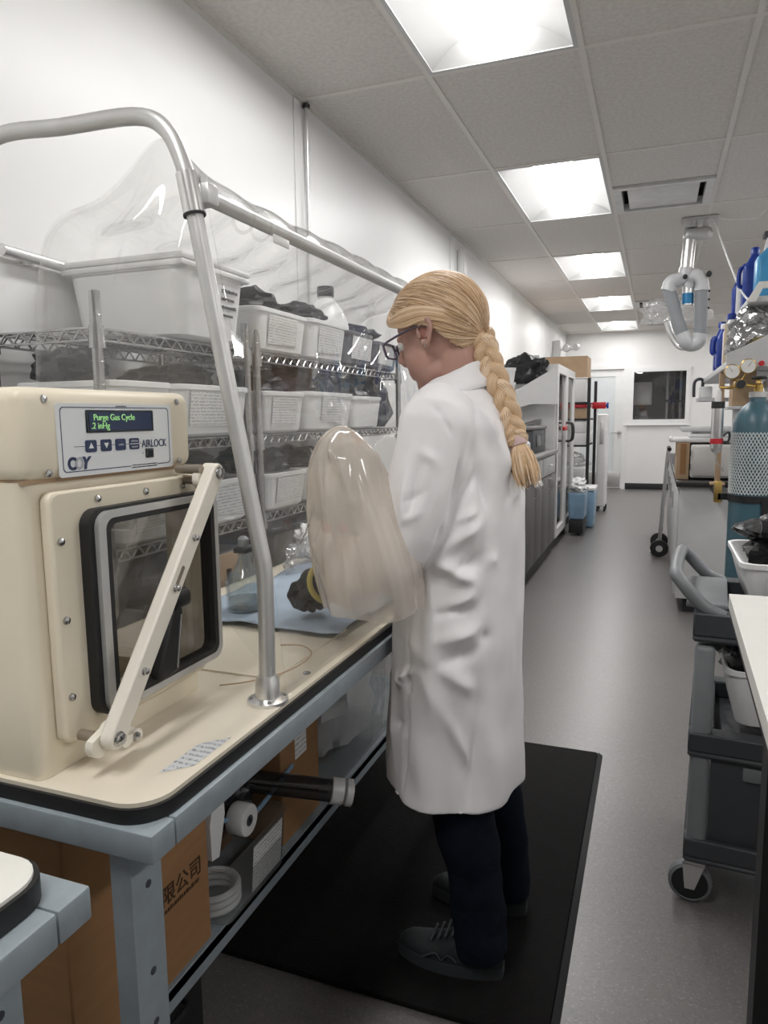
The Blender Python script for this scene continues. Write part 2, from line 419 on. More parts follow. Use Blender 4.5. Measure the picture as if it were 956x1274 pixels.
for i in range(len(XS) - 1):
    for j in range(len(YS) - 1):
        if j in LIGHT_ROWS and i in (1, 5): continue
        vc = [v for v in VENTS if v[0] == i and v[1] == j]
        if vc:
            y = YS[j] + vc[0][2]; vent_cells.append((XS[i], y, XS[i + 1], min(y + .61, YS[j + 1])))
            tile(XS[i], YS[j], XS[i + 1], y)
            if y + .62 < YS[j + 1]: tile(XS[i], y + .61, XS[i + 1], YS[j + 1])
            continue
        tile(XS[i], YS[j], XS[i + 1], YS[j + 1])
for x in XS[1:-1]: obj('grid_bar', MB().box((x - .012, YB, CEIL - .003), (x + .012, YF, CEIL + .03)), 'grid_white', ceiling)
for i in range(len(XS) - 1):
    for y in YS[1:-1]: obj('grid_bar', MB().box((XS[i] + .0122, y - .012, CEIL - .0028), (XS[i + 1] - .0122, y + .012, CEIL + .03)), 'grid_white', ceiling)
obj('edge_bar', MB().box((XL, YB, CEIL - .004), (XL + .022, YF, CEIL + .03)), 'grid_white', ceiling)
obj('edge_bar', MB().box((XL + .022, YF - .022, CEIL - .004), (XR, YF, CEIL + .03)), 'grid_white', ceiling)

# lights: recessed troffers
def light_proto():
    t = thing('ceiling_light', '', 'ceiling light')
    hw, hl = .296, .598
    obj('frame', MB().frame('Z', 0, .10, (-hw, -hl, hw, hl), (-hw + .018, -hl + .018, hw - .018, hl - .018)), 'reflector_white', t, False)
    obj('housing', MB().box((-hw, -hl, .10), (hw, hl, .115)), 'reflector_white', t, False)
    for s in (-1, 1):
        def fn(u, v, s=s):
            x = (.278 - (.278 - .115) * u); z = .004 + .062 * math.sin(u * PI / 2)
            return (s * x, -.58 + 1.16 * v, z)
        obj('reflector', MB().grid(fn, 8, 1), 'reflector_white', t, False)
    for s in (-1, 1):
        obj('end_reflector', MB().add([(-.278, s * .58, .004), (.278, s * .58, .004), (.16, s * .50, .075), (-.16, s * .50, .075)], [(0, 1, 2, 3)]), 'reflector_white', t, False)
    def lens(u, v):
        a = PI * u; return (-.112 * math.cos(a), -.545 + 1.09 * v, .072 - .05 * math.sin(a))
    l = obj('diffuser', MB().grid(lens, 12, 1), 'lamp_glow', t, False)
    return t
LP = light_proto(); first = True
NAMES = {2: 'nearest of the bright ceiling lights, above the wire shelving', 3: 'second ceiling light along the aisle, beside the square vent',
         4: 'third ceiling light along the aisle', 5: 'fourth ceiling light along the aisle', 6: 'farthest ceiling light, next to the end wall'}
rows = [2, 3, 4, 5, 6, 1]
for q, k in enumerate(rows):
    for xc in (-.625, 1.815):  # right-hand row is out of view, added to brighten the coat and foreground
        y = YS[2 * 0] + 2.44 * k + .61 - 0
        if xc > 0: lab = 'added recessed ceiling light, unseen, over the far side of the room'
        else: lab = NAMES.get(k, 'recessed ceiling light behind the camera')
        o = LP if first else copy_tree(LP); first = False
        o.location = (xc, y, CEIL - .004); tag(o, lab, 'ceiling light', 'recessed fluorescent ceiling lights')

# air vents
for q, (x0, y0, x1, y1) in enumerate(vent_cells):
    t = thing('ceiling_vent', ['square white air vent with dark slot, above the extraction arm', 'far square air vent beyond the extraction arm'][q], 'vent', ((x0 + x1) / 2, (y0 + y1) / 2, CEIL))
    obj('frame', MB().frame('Z', CEIL - .012, CEIL + .04, (x0 + .014, y0 + .014, x1 - .014, y1 - .014), (x0 + .06, y0 + .06, x1 - .06, y1 - .06)), 'vent_white', t)
    obj('throat', MB().box((x0 + .05, y0 + .05, CEIL + .09), (x1 - .05, y1 - .05, CEIL + .10)), 'vent_dark', t)
    obj('throat_wall', MB().frame('Z', CEIL + .04, CEIL + .09, (x0 + .05, y0 + .05, x1 - .05, y1 - .05), (x0 + .062, y0 + .062, x1 - .062, y1 - .062)), 'vent_dark', t)
    obj('plaque', MB().rbox((x0 + .095, y0 + .095, CEIL - .004), (x1 - .095, y1 - .08, CEIL + .006), .004), 'vent_white', t)

# left wall: white panels, seams 2.44 apart
wl = struct(obj('wall_left', MB().box((XL - .1, YB, 0), (XL - .012, YF, CEIL + .16)), 'seam_grey'), 'glossy white panelled wall behind the shelving')
seams = [YB, -1.88, .56, 3.0, 5.54, 8.05, 10.5, YF]
for a, b in zip(seams[:-1], seams[1:]):
    obj('wall_panel', MB().rbox((XL - .012, a + .004, 0.0), (XL, b - .004, CEIL + .02), .002, 1), 'wall_paint', wl)
for y in (3.0, 5.54): obj('cover_strip', MB().rbox((XL, y - .035, .0), (XL + .006, y + .035, CEIL - .005), .002, 1), 'trim_white', wl)
# far wall with door and window openings
wf = MB()
DX0, DX1, DZ = -1.46, -.50, 2.10
WX0, WX1, WZ0, WZ1 = -.39, .435, 1.20, 2.00
y0, y1 = YF, YF + .12
for a, b in (((XL - .1, 0), (DX0, CEIL + .16)), ((DX0, DZ), (DX1, CEIL + .16)), ((DX1, 0), (WX0, CEIL + .16)), ((WX0, 0), (WX1, WZ0)), ((WX0, WZ1), (WX1, CEIL + .16)), ((WX1, 0), (XR + .1, CEIL + .16))):
    wf.box((a[0], y0, a[1]), (b[0], y1, b[1]))
struct(obj('wall_far', wf, 'wall_far_paint'), 'white end wall with door and window')
struct(obj('wall_right', MB().box((XR, YB, 0), (XR + .1, YF, CEIL + .16)), 'wall_paint'), 'white wall on the right')
struct(obj('wall_back', MB().box((XL - .1, YB - .1, 0), (XR + .1, YB, CEIL + .16)), 'wall_paint'), 'white wall behind the camera')
struct(obj('baseboard_far', MB().rbox((DX1 + .01, YF - .012, 0), (XR, YF, .105), .003), 'baseboard_black'), 'black baseboard of the end wall')
win = struct(obj('window_1', MB().frame('Y', YF - .025, YF + .12, (WX0 - .12, WZ0 - .09, WX1 + .065, WZ1 + .08), (WX0, WZ0, WX1, WZ1)), 'trim_white'), 'interior window in the end wall looking into a dark room')
obj('pane', MB().box((WX0, YF + .05, WZ0), (WX1, YF + .056, WZ1)), 'clear_glass', win)
obj('sill', MB().rbox((WX0 - .15, YF - .045, WZ0 - .105), (WX1 + .085, YF - .0255, WZ0 - .08), .004), 'trim_white', win)
dr = struct(obj('wall_next_room', MB().box((-.8, YF + 1.9, 0), (.9, YF + 2, CEIL)).box((-.8, YF + .12, 0), (-.72, YF + 1.9, CEIL)).box((.82, YF + .12, 0), (.9, YF + 1.9, CEIL)).box((-.8, YF + .12, CEIL), (.9, YF + 2, CEIL + .05)), 'dark_room_wall'), 'unlit room behind the window')
struct(obj('floor_next_room', MB().box((-.72, YF + .12, -.05), (.82, YF + 1.9, 0)), 'dark_room'), 'floor of the unlit room')
t = thing('wall_cabinet', 'pale cabinet seen in the dark room through the window', 'cabinet', (-.35, YF + .75, 1.45))
obj('body', MB().rbox((-.62, YF + .55, 1.45), (-.10, YF + .95, 1.85), .005), 'appliance_grey', t)
obj('door', MB().rbox((-.60, YF + .53, 1.47), (-.12, YF + .55, 1.83), .004), 'appliance_grey', t)
t = thing('pipe_rack', 'dark rack of pipes in the unlit room', 'rack', (.35, YF + .9, 0))
for k in range(5): obj('pipe', MB().cyl((.16 + .11 * k, YF + .9, 0), (.16 + .11 * k, YF + .9, 2.1), .025 + .008 * (k % 2), 10), 'dark_room_wall' if k % 2 else 'aluminium_dull', t)
obj('rail', MB().box((.1, YF + .87, 1.5), (.66, YF + .93, 1.54)), 'dark_room', t)
t = thing('dark_appliance', 'dark appliance below the cabinet in the unlit room', 'appliance', (-.35, YF + .7, 0))
obj('body', MB().rbox((-.6, YF + .5, 0), (-.05, YF + .95, 1.24), .02), 'dark_room', t)
obj('display', MB().rbox((-.3, YF + .49, 1.12), (-.1, YF + .5, 1.18), .003), 'lcd_dark', t)
# door
door = struct(obj('door_1', MB().frame('Y', YF + .02, YF + .065, (DX0 + .045, .008, DX1 - .055, DZ - .045), (DX0 + .20, .30, DX1 - .19, 1.94)), 'trim_white'), 'white door with a tall frosted glass panel')
obj('door_frame', MB().box((DX0 - .02, YF - .02, 0), (DX0 + .045, YF + .12, DZ + .03)).box((DX1 - .055, YF - .02, 0), (DX1 + .015, YF + .12, DZ + .03)).box((DX0 + .045, YF - .02, DZ - .04), (DX1 - .055, YF + .12, DZ + .03)), 'trim_white', door)
obj('glass_panel', MB().box((DX0 + .20, YF + .035, .30), (DX1 - .19, YF + .045, 1.94)), 'frost_glass', door)
hx = DX1 - .11
h = obj('handle', MB().tube(bez([(hx, YF - .035, .985), (hx - .03, YF - .04, .985), (hx - .13, YF - .04, .98)], 4), .011, 8), 'steel_brushed', door)
obj('rose', MB().lathe([(.0, -.04), (.012, -.04), (.014, -.01), (.032, -.006), (.034, .02)], (hx, YF, .985), 16, 'Y'), 'steel_brushed', h)
obj('kick_plate', MB().rbox((DX0 + .07, YF + .012, .03), (DX1 - .075, YF + .02, .28), .002), 'steel_brushed', door)
text('M', .135, face_mtx((-.895, YF + .032, 1.40), (1, 0, 0), (0, 0, 1)), 'blue_plastic', door, bold=.006)

# wall fittings on the left wall
t = thing('wall_sensor', 'small white box on the left wall just under the ceiling', 'sensor', (XL, 5.78, 2.42))
obj('body', MB().rbox((XL, 5.72, 2.39), (XL + .05, 5.84, 2.60), .012), 'plastic_white', t)
obj('cover', MB().rbox((XL + .05, 5.735, 2.41), (XL + .058, 5.825, 2.58), .006), 'trim_white', t)
t = thing('conduit', 'thin metal conduit running down the left wall beside a panel seam', 'pipe', (XL + .02, 3.05, 1.2))
obj('pipe', MB().cyl((XL + .02, 3.055, 1.7), (XL + .02, 3.055, CEIL), .010, 10), 'aluminium', t)
obj('cap', MB().lathe([(.0, 0), (.016, 0), (.018, .012), (.011, .02)], (XL + .02, 3.055, CEIL - .022), 12), 'vent_dark', t)
t = thing('emergency_light', 'white twin-head emergency light high on the left wall', 'light', (XL, 11.6, 2.15))
obj('body', MB().rbox((XL, 11.35, 2.12), (XL + .12, 11.75, 2.42), .02), 'plastic_white', t)
for s in (0, 1): obj('lamp_head', MB().lathe([(0, -.06), (.04, -.055), (.06, 0), (.05, .01), (0, .012)], (XL + .20 + .13 * s, 11.4 + .1 * s, 2.30 + .02 * s), 14, 'Y'), 'plastic_white', t)
obj('bracket', MB().box((XL + .12, 11.42, 2.27), (XL + .34, 11.46, 2.29)), 'plastic_white', t)
# ================================================================== WORK TABLES
def work_table(name, label, xe, xb, ya, yb, legs, shelf=True):
    """blue-grey steel bench frame; top of frame z=.795"""
    t = thing(name, label, 'table', ((xe + xb) / 2, (ya + yb) / 2, 0))
    zt, zb = .795, .757
    obj('front_rail', MB().rbox((xe - .045, ya + .0465, zb), (xe, yb - .0465, zt), .003), 'steel_blue_grey', t)
    obj('back_rail', MB().rbox((xb, ya + .0465, zb), (xb + .045, yb - .0465, zt), .003), 'steel_blue_grey', t)
    for y in (ya, yb - .045): obj('end_rail', MB().rbox((xb, y, zb), (xe, y + .045, zt), .003), 'steel_blue_grey', t)
    obj('top_sheet', MB().box((xb + .045, ya + .045, zt - .02), (xe - .045, yb - .045, zt - .012)), 'steel_blue_grey', t)
    for x in (xe - .052, xb + .02):
        for y in legs:
            sgn = 1 if x > (xe + xb) / 2 else -1
            fx = x if sgn > 0 else x
            l = obj('leg', MB().box((fx - .032, y, 0), (fx - .0285 + .0285, y + .004, zb)).box((fx - .004, y + .004, 0), (fx, y + .058, zb)).box((fx - .032, y + .054, 0), (fx - .004, y + .058, zb)), 'steel_blue_grey', t)
            if sgn > 0:
                for z in (.69, .565, .49, .415, .34, .265): obj('hole', MB().cyl((fx - .001, y + .031, z), (fx + .0006, y + .031, z), .0055, 12), 'plastic_dark_grey', l)
    if shelf:
        obj('lower_shelf', MB().rbox((xb + .02, ya + .06, .245), (-.785, yb - .06, .27), .003).box((-.788, ya + .06, .225), (-.785, yb - .06, .272)), 'steel_blue_grey', t)
        for y in legs: obj('shelf_bracket', MB().box((-.785, y + .01, .23), (xe - .0845, y + .06, .25)), 'steel_blue_grey', t)
    return t
work_table('work_table', 'blue-grey steel work table carrying the glove chamber', -.548, -1.135, .645, 2.62, (.664, 2.52))
work_table('work_table', 'empty steel table corner at lower left with white top', -.552, -1.135, -1.2, .550, (-1.15, .44), False)
t = thing('table_top', 'white table top with black rounded edge at lower left', 'table top', (-.85, -.3, .795))
obj('gasket', MB().prism(rrect(-1.135, -1.2, -.575, .532, .045), 'Z', .7955, .822), 'gasket_black', t)
obj('panel', MB().prism(rrect(-1.13, -1.195, -.580, .527, .042), 'Z', .822, .826), 'bench_white', t)

# ================================================================== GLOVE CHAMBER (deck, arches, canopy, sleeves)
ch = thing('glove_chamber', 'clear vinyl anaerobic glove chamber with metal arches on the table', 'glove chamber', (-.85, 1.6, .7955))
obj('gasket', MB().prism(rrect(-1.13, .652, -.556, 2.60, .055, 8), 'Z', .7958, .815), 'gasket_black', ch)
deck = obj('deck', MB().prism(rrect(-1.126, .656, -.561, 2.596, .052, 8), 'Z', .8152, .821), 'cream_deck', ch)
for (x, y) in ((-.590, 1.139), (-.590, 1.75), (-.590, 2.3)): obj('screw', MB().lathe([(.0078, 0), (.0078, .0015), (.005, .004), (0, .005)], (x, y, .821), 12), 'chrome', deck)
lab = MB(); lab.add([(-.608, .735, .8215), (-.5745, .770, .8215), (-.5745, .862, .8215), (-.608, .828, .8215)], [(0, 1, 2, 3)])
obj('warning_label', lab, 'deck_label', ch)
def arch(y):
    pts = [(-.592, y, .825), (-.590, y, .98), (-.591, y, 1.05), (-.602, y, 1.11), (-.650, y, 1.37), (-.694, y, 1.61), (-.712, y, 1.69), (-.742, y, 1.745), (-.80, y, 1.772), (-.95, y, 1.778), (-1.08, y, 1.785), (-1.14, y, 1.76), (-1.165, y, 1.69), (-1.165, y, 1.6), (-1.155, y, 1.1), (-1.120, y, .95), (-1.10, y, .825)]
    return MB().tube(bez(pts, 5), .0135, 14)
for y in (1.0, 2.52):
    a = obj('arch', arch(y), 'aluminium_dull', ch) if y < 2 else obj('end_post', MB().tube(bez([(-.592, y, .825), (-.590, y, .98), (-.591, y, 1.05), (-.602, y, 1.11), (-.650, y, 1.37), (-.6965, y, 1.63)], 5), .0135, 14), 'aluminium_dull', ch)
    for x in ((-.592, -1.10) if y < 2 else (-.592,)):
        obj('flange', MB().lathe([(.034, 0), (.034, .006), (.021, .010), (.020, .038), (.0155, .045), (.0155, .046)], (x, y, .821), 22), 'aluminium', a)
        for k in range(4):
            an = k * PI / 2 + .6; obj('flange_screw', MB().lathe([(.004, 0), (.004, .001), (0, .004)], (x + .027 * math.cos(an), y + .027 * math.sin(an), .828), 8), 'chrome', a)
    # coupling and clamp near the top of the leg
    d = Vector((-.044, 0, .24)).normalized(); p = Vector((-.6965, y, 1.622))
    obj('coupling', MB().tube([p - d * .012, p + d * .052], .0175, 16), 'aluminium', a)
    obj('coupling_ring', MB().tube([p - d * .014, p - d * .011], .0182, 16), 'gasket_black', a)
s = 1
cl = obj('rod_clamp', MB().rbox((-.706, 1.008, 1.628), (-.672, 1.04, 1.662), .006).cyl((-.689, 1.02, 1.66), (-.689, 1.02, 1.675), .007, 8), 'aluminium_dull', ch)
obj('front_rod', MB().cyl((-.690, 1.03, 1.644), (-.690, 2.5, 1.644), .0125, 14), 'aluminium_dull', ch)
for y in (1.14, 1.20): obj('hanging_loop', MB().tube([(-.690 + .022 * math.cos(a), y, 1.640 + .026 * math.sin(a)) for a in [2 * PI * k / 16 for k in range(16)]], .003, 6, closed=True), 'vinyl', ch)
obj('rod_tag', MB().rbox((-.676, 1.215, 1.612), (-.672, 1.275, 1.628), .002), 'plastic_white', ch)
CS = bez([(-.575, 0, .822), (-.585, 0, .95), (-.602, 0, 1.10), (-.640, 0, 1.35), (-.682, 0, 1.58), (-.700, 0, 1.648), (-.775, 0, 1.715), (-.90, 0, 1.665), (-1.045, 0, 1.595), (-1.09, 0, 1.25), (-1.115, 0, .822)], 8)
CREASES = [(1.135, 1.085, .007, .075, .0100), (1.165, 1.10, .006, .085, .0090), (1.205, 1.08, .006, .08, .0088), (1.13, 1.15, .008, .05, .008), (1.62, 1.50, .022, .10, .018), (1.73, 1.47, .022, .10, .018), (1.30, 1.40, .020, .05, .014)]
def canopy(u, v):
    x = u * (len(CS) - 1); i = min(int(x), len(CS) - 2); p = CS[i].lerp(CS[i + 1], x - i)
    y = 1.03 + v * 1.46
    e = math.sin(PI * min(1, max(0, u))) ** .5
    p = p + Vector((0, 0, .03 * math.exp(-(v / .06) ** 2) * math.exp(-((p.x + .775) / .06) ** 2) * (p.z > 1.5)))
    crease = 0.
    if u < .5:
        for (y0, z0, w_, L_, a_) in CREASES:
            sd_ = ((y - y0) * .45 - (p.z - z0) * .61) / .758; tt_ = ((y - y0) * .61 + (p.z - z0) * .45) / .758
            crease += a_ * math.exp(-(sd_ / w_) ** 2 - (tt_ / L_) ** 2)
    loops = .005 * math.cos(v * 2 * PI * 9) * math.exp(-((p.z - 1.66) / .05) ** 2)
    d = (.010 * nz(y * 3, p.z * 2, 1.7) + .003 * nz(y * 10, p.z * 2.0, 5.1)) * e
    cen = Vector((-.85, 0, 1.2)); o = (p - cen).normalized()
    d += crease
    return (p.x + o.x * d, y, p.z + o.z * d + loops)
cano = obj('canopy', MB().grid(canopy, 170, 380), 'vinyl', ch, sharp=80)
RIDGES = [(-.765, 1.735, -.83, 1.50, .022, .024), (-.80, 1.62, -.90, 1.56, .020, .018), (-.70, 1.42, -.88, 1.36, .024, .026), (-.72, 1.62, -.735, 1.45, .014, .014)]
def endcap(y, sg):
    def fn(u, v):
        x = u * (len(CS) - 1); i = min(int(x), len(CS) - 2); p = CS[i].lerp(CS[i + 1], x - i)
        c = Vector((-.86, 0, .822 + .55 * (1)))
        q = p.lerp(Vector((-.86, 0, 1.15)), v)
        up_ = 1 / (1 + math.exp(-(q.z - 1.40) * 22)); b = (.03 + (.11 if sg > 0 else 0) * up_) * math.sin(PI * v * .5) ** .8 + .035 * nz(q.x * 5, q.z * 4, 3.3) * math.sin(PI * v * .5) * up_ + .008 * nz(q.x * 12, q.z * 8, 6.3) * v * up_
        for (xa, za, xb, zb, w_, a_) in RIDGES:
            dx_, dz_ = xb - xa, zb - za; L_ = math.hypot(dx_, dz_); t_ = ((q.x - xa) * dx_ + (q.z - za) * dz_) / L_ ** 2; s_ = ((q.x - xa) * dz_ - (q.z - za) * dx_) / L_
            if sg > 0: b += a_ * math.exp(-(s_ / w_) ** 2) * math.exp(-(max(0, abs(t_ - .5) - .35) / .15) ** 2) * min(1, v * 6)
        if v == 0: q = q + Vector((0, 0, .03 * math.exp(-((q.x + .775) / .06) ** 2) * (q.z > 1.5)))
        return (q.x, y - sg * b * .6 + (.004 * sg), q.z)
    return MB().grid(fn, 160, 60)
obj('canopy_end', endcap(1.03, 1), 'vinyl', ch, sharp=80)
obj('canopy_end', endcap(2.49, -1), 'vinyl', ch, sharp=80)
# glove sleeves bulging out of the front wall
SLZ = [(1.268, -.600, -.578, .012), (1.262, -.612, -.562, .030), (1.245, -.628, -.545, .050), (1.215, -.640, -.520, .068), (1.17, -.648, -.500, .080), (1.11, -.652, -.474, .090), (1.05, -.650, -.451, .094), (.99, -.643, -.435, .094), (.94, -.634, -.428, .090), (.905, -.628, -.426, .086)]
def sleeve_bag(yc, seed, sy=1.):
    zs = [q[0] for q in SLZ][::-1]
    def I(z, c): return float(np.interp(z, zs, [q[c] for q in SLZ][::-1]))
    NZ, NA = 70, 120
    def fn(u, v):
        z = 1.268 - (1.268 - .905) * u ** 1.15
        xl, xr, th = I(z, 1), I(z, 2), I(z, 3); a_ = 2 * PI * v; cx, hx = (xl + xr) / 2, (xr - xl) / 2
        k = min(1, u * 3)
        ple = .0075 * math.sin(5 * a_ + 3 * nz(a_ * .6, z * 5, seed)) + .010 * nz(math.cos(a_) * 3.2, math.sin(a_) * 3.2 + z * 1.5, z * 3.5 + seed) + .005 * nz(math.cos(a_) * 8, math.sin(a_) * 8, z * 5 + seed)
        dent = -.034 * math.exp(-((math.cos(a_) - .15) / .22) ** 2) * math.exp(-((z - 1.232) / .030) ** 2) * (math.sin(a_) < 0) - .02 * math.exp(-((math.cos(a_) - .35) / .12) ** 2) * math.exp(-((z - 1.20) / .05) ** 2) * (math.sin(a_) < 0)
        r = 1 + k * ple / .09
        e = 2.3; ca, sa = math.cos(a_), math.sin(a_); q = (abs(ca) ** e + abs(sa) ** e) ** (-1 / e)
        zz = z + (.006 * nz(a_ * 2, 3, seed) + .006 * math.sin(3 * a_ + seed)) * max(0, (u - .9) * 10)
        return (cx + hx * ca * q * (1 + (r - 1) * .4), yc + (th * sa * q * r - dent * sa) * sy, zz)
    b_ = MB().grid(fn, NZ, NA, cv=True); b_.f.append(tuple(range(NA))); return b_
def sleeve_hem(yc):
    pts = [(-.628, yc - .02, .915), (-.634, yc - .03, .95), (-.645, yc - .03, 1.0), (-.653, yc - .03, 1.08), (-.650, yc - .03, 1.17), (-.638, yc - .03, 1.22), (-.615, yc - .02, 1.257), (-.592, yc, 1.270), (-.572, yc + .01, 1.262), (-.556, yc + .02, 1.24)]
    return MB().tube(bez(pts, 6), .0042, 8)
for yc, sd_ in ((1.318, 2.0), (1.84, 9.0)):
    sl_ = obj('glove_sleeve', sleeve_bag(yc, sd_), 'glove_sleeve', ch, sharp=80); sl_['label'] = 'cloudy cream plastic glove sleeve'
    obj('sleeve_hem', sleeve_hem(yc), 'glove_sleeve', sl_, sharp=80)

# ================================================================== AIRLOCK
al = thing('airlock', 'cream airlock with control panel and tinted glass door, at the end of the deck', 'airlock', (-.91, .835, .821))
AX, AY0, AY1, AZ0, AZ1 = -.735, .664, 1.006, .8215, 1.214
def rect_ring(o, i, n=6, r=.02): return rrect(*o, r, n), rrect(*i, r * .8, n)
oo, ii = rrect(AY0 + .016, AZ0, AY1, AZ1, .006, 5), rrect(.752, .878, .986, 1.158, .02, 5)
bd = ring_plate('X', AX - .022, AX, oo, ii)
q_ = ring_plate('Y', AY1 - .02, AY1, rrect(-1.10, AZ0, AX - .0225, AZ1, .004, 5), rrect(-1.06, .872, AX - .035, 1.164, .02, 5)); bd.add(q_.v, q_.f)
bd.box((-1.10, AY0, AZ0), (AX - .016, AY0 + .022, AZ1)).box((-1.10, AY0 + .0222, AZ0), (-1.08, AY1 - .0202, AZ1)).box((-1.0798, AY0 + .0222, AZ0), (AX - .0225, AY1 - .0202, AZ0 + .02)).box((-1.0798, AY0 + .0222, AZ1 - .02), (AX - .0225, AY1 - .0202, AZ1))
body = obj('body', bd, 'cream_plastic', al)
obj('corner_moulding', MB().tube([(AX - .016, AY0 + .016, AZ0), (AX - .016, AY0 + .016, AZ1)], .016, 48), 'cream_plastic', body)
hs = obj('control_housing', MB().rbox((-1.10, AY0 - .004, AZ1 + .0005), (AX + .012, AY1 + .001, 1.333), .018, 4), 'cream_plastic', al)
obj('housing_seam', MB().box((-1.09, AY0 + .004, AZ1 - .003), (AX + .002, AY1 - .006, AZ1 + .003)), 'cardboard_pale', al)
for (y, z) in ((.700, 1.318), (.968, 1.318), (.700, 1.224), (.968, 1.224)):
    obj('screw', MB().lathe([(.0052, 0), (.0048, .0018), (0, .003)], (AX + .012, y, z), 12, 'X'), 'chrome', hs)
PX = AX + .0125
pan = obj('control_panel', MB().prism(rrect(.716, 1.2165, .950, 1.3135, .005), 'X', PX, PX + .0012), 'panel_white', al)
o1, i1 = rrect(.7225, 1.2225, .9435, 1.3085, .006), rrect(.7238, 1.2238, .9422, 1.3072, .0055)
obj('border_line', ring_plate('X', PX + .0012, PX + .0015, o1, i1), 'panel_line', pan)
obj('border_gap', MB().box((PX + .0013, .852, 1.2195), (PX + .0017, .912, 1.2255)), 'panel_white', pan)
FM = lambda y, z: face_mtx((PX + .0018, y, z), (0, 1, 0), (0, 0, 1))
fine_print(.056, .0016, 26, FM(.854, 1.2236), 'ink_black', pan, 1)
fine_print(.056, .0016, 26, FM(.854, 1.2203), 'ink_black', pan, 2)
lcd = obj('display', MB().rbox((PX + .0008, .767, 1.2735), (PX + .0032, .9055, 1.3045), .001, 1), 'lcd_dark', al)
obj('display_glass', MB().box((PX + .0033, .772, 1.2765), (PX + .0036, .900, 1.3015)), 'navy', lcd)
LM = lambda y, z: face_mtx((PX + .0042, y, z), (0, 1, 0), (0, 0, 1))
text('Purge Gas Cycle', .0122, LM(.779, 1.2905), 'lcd_text', lcd, xs=1.02)
text('.2 inHg', .0122, LM(.774, 1.2790), 'lcd_text', lcd, xs=1.02)
fine_print(.022, .0016, 12, FM(.826, 1.3092), 'ink_black', pan, 3)
obj('button_line', MB().box((PX + .0012, .744, 1.2555), (PX + .0016, .878, 1.2562)), 'panel_line', pan)
for k, y in enumerate((.7635, .7925, .8215, .8505)):
    b_ = obj('button', MB().prism(rrect(y, 1.2475, y + .0205, 1.264, .003), 'X', PX + .0012, PX + .0026), 'navy', pan)
    yc = y + .01; zc = 1.2557; x = PX + .0026
    if k == 0: obj('arrow', MB().prism([(yc - .0045, zc - .003), (yc + .0045, zc - .003), (yc, zc + .0045)], 'X', x, x + .0003), 'panel_white', b_)
    elif k == 1: obj('arrow', MB().prism([(yc - .0045, zc + .0035), (yc + .0045, zc + .0035), (yc, zc - .004)], 'X', x, x + .0003), 'panel_white', b_)
    elif k == 2: fine_print(.010, .0028, 4, face_mtx((x + .0002, yc - .005, zc - .0014), (0, 1, 0), (0, 0, 1)), 'logo_grey', b_, 4)
    else:
        obj('split', MB().box((x, y, zc - .0005), (x + .0003, y + .0205, zc + .0005)), 'panel_white', b_)
        fine_print(.015, .0024, 6, face_mtx((x + .0002, y + .0028, zc + .003), (0, 1, 0), (0, 0, 1)), 'logo_grey', b_, 5)
        fine_print(.013, .0024, 5, face_mtx((x + .0002, y + .0038, zc - .0055), (0, 1, 0), (0, 0, 1)), 'logo_grey', b_, 6)
text('AIRLOCK', .0165, FM(.8775, 1.2495), 'panel_line', pan, xs=.83)
text('C', .0225, FM(.7305, 1.2262), 'navy', pan, bold=.0010, xs=.95)
text('O', .0225, face_mtx((PX + .0019, .7425, 1.2262), (0, 1, 0), (.0, .12, 1)), 'logo_grey', pan, bold=.0007, xs=.86)
text('Y', .0225, face_mtx((PX + .0022, .7545, 1.2262), (0, 1, 0), (.0, .22, 1)), 'navy', pan, bold=.0010, xs=.95)
jk = obj('socket', MB().rbox((PX + .001, .885, 1.2335), (PX + .004, .9015, 1.2475), .001), 'ink_black', pan)
obj('socket_hole', MB().box((PX + .004, .8885, 1.2365), (PX + .0044, .898, 1.2445)), 'lcd_dark', jk)
obj('status_led', MB().cyl((PX, .879, 1.241), (PX + .0018, .879, 1.241), .0012, 8), 'logo_grey', pan)
# door surround
fl = obj('door_surround', ring_plate('X', AX, AX + .018, rrect(.690, .862, 1.012, 1.200, .014, 6), rrect(.752, .890, 1.0, 1.160, .02, 6)), 'cream_plastic', al)
bv = fl.modifiers.new('b', 'BEVEL'); bv.width = .005; bv.segments = 3; bv.limit_method = 'ANGLE'; bv.angle_limit = math.radians(60)
for (y, z) in ((.705, 1.135), (.705, 1.03), (.705, .925), (.775, 1.184), (.875, 1.184), (.965, 1.184)):
    obj('screw', MB().lathe([(.0055, 0), (.005, .003), (0, .005)], (AX + .018, y, z), 12, 'X'), 'chrome', fl)
# door: black gasket, grey rim, glass
dx = AX + .018
dg = obj('door_gasket', ring_plate('X', dx, dx + .016, rrect(.738, .882, 1.024, 1.172, .024, 8), rrect(.766, .902, 1.006, 1.154, .016, 8)), 'gasket_black', al)
dp = obj('door_glass', MB().prism(rrect(.762, .898, 1.012, 1.158, .018, 8), 'X', dx + .006, dx + .012), 'smoked_glass', al)
dm = obj('door_rim', ring_plate('X', dx + .0165, dx + .024, rrect(.748, .884, 1.026, 1.168, .022, 8), rrect(.762, .894, 1.016, 1.158, .016, 8)), 'aluminium_dull', al)
obj('door_band', ring_plate('X', dx + .0162, dx + .0235, rrect(.7621, .8941, 1.0159, 1.1579, .016, 8), rrect(.771, .903, 1.006, 1.150, .014, 8)), 'gasket_black', al)
ip = obj('inner_door', MB().box((-1.058, AY1 - .012, .874), (AX - .037, AY1 - .008, 1.162)), 'clear_glass', al)
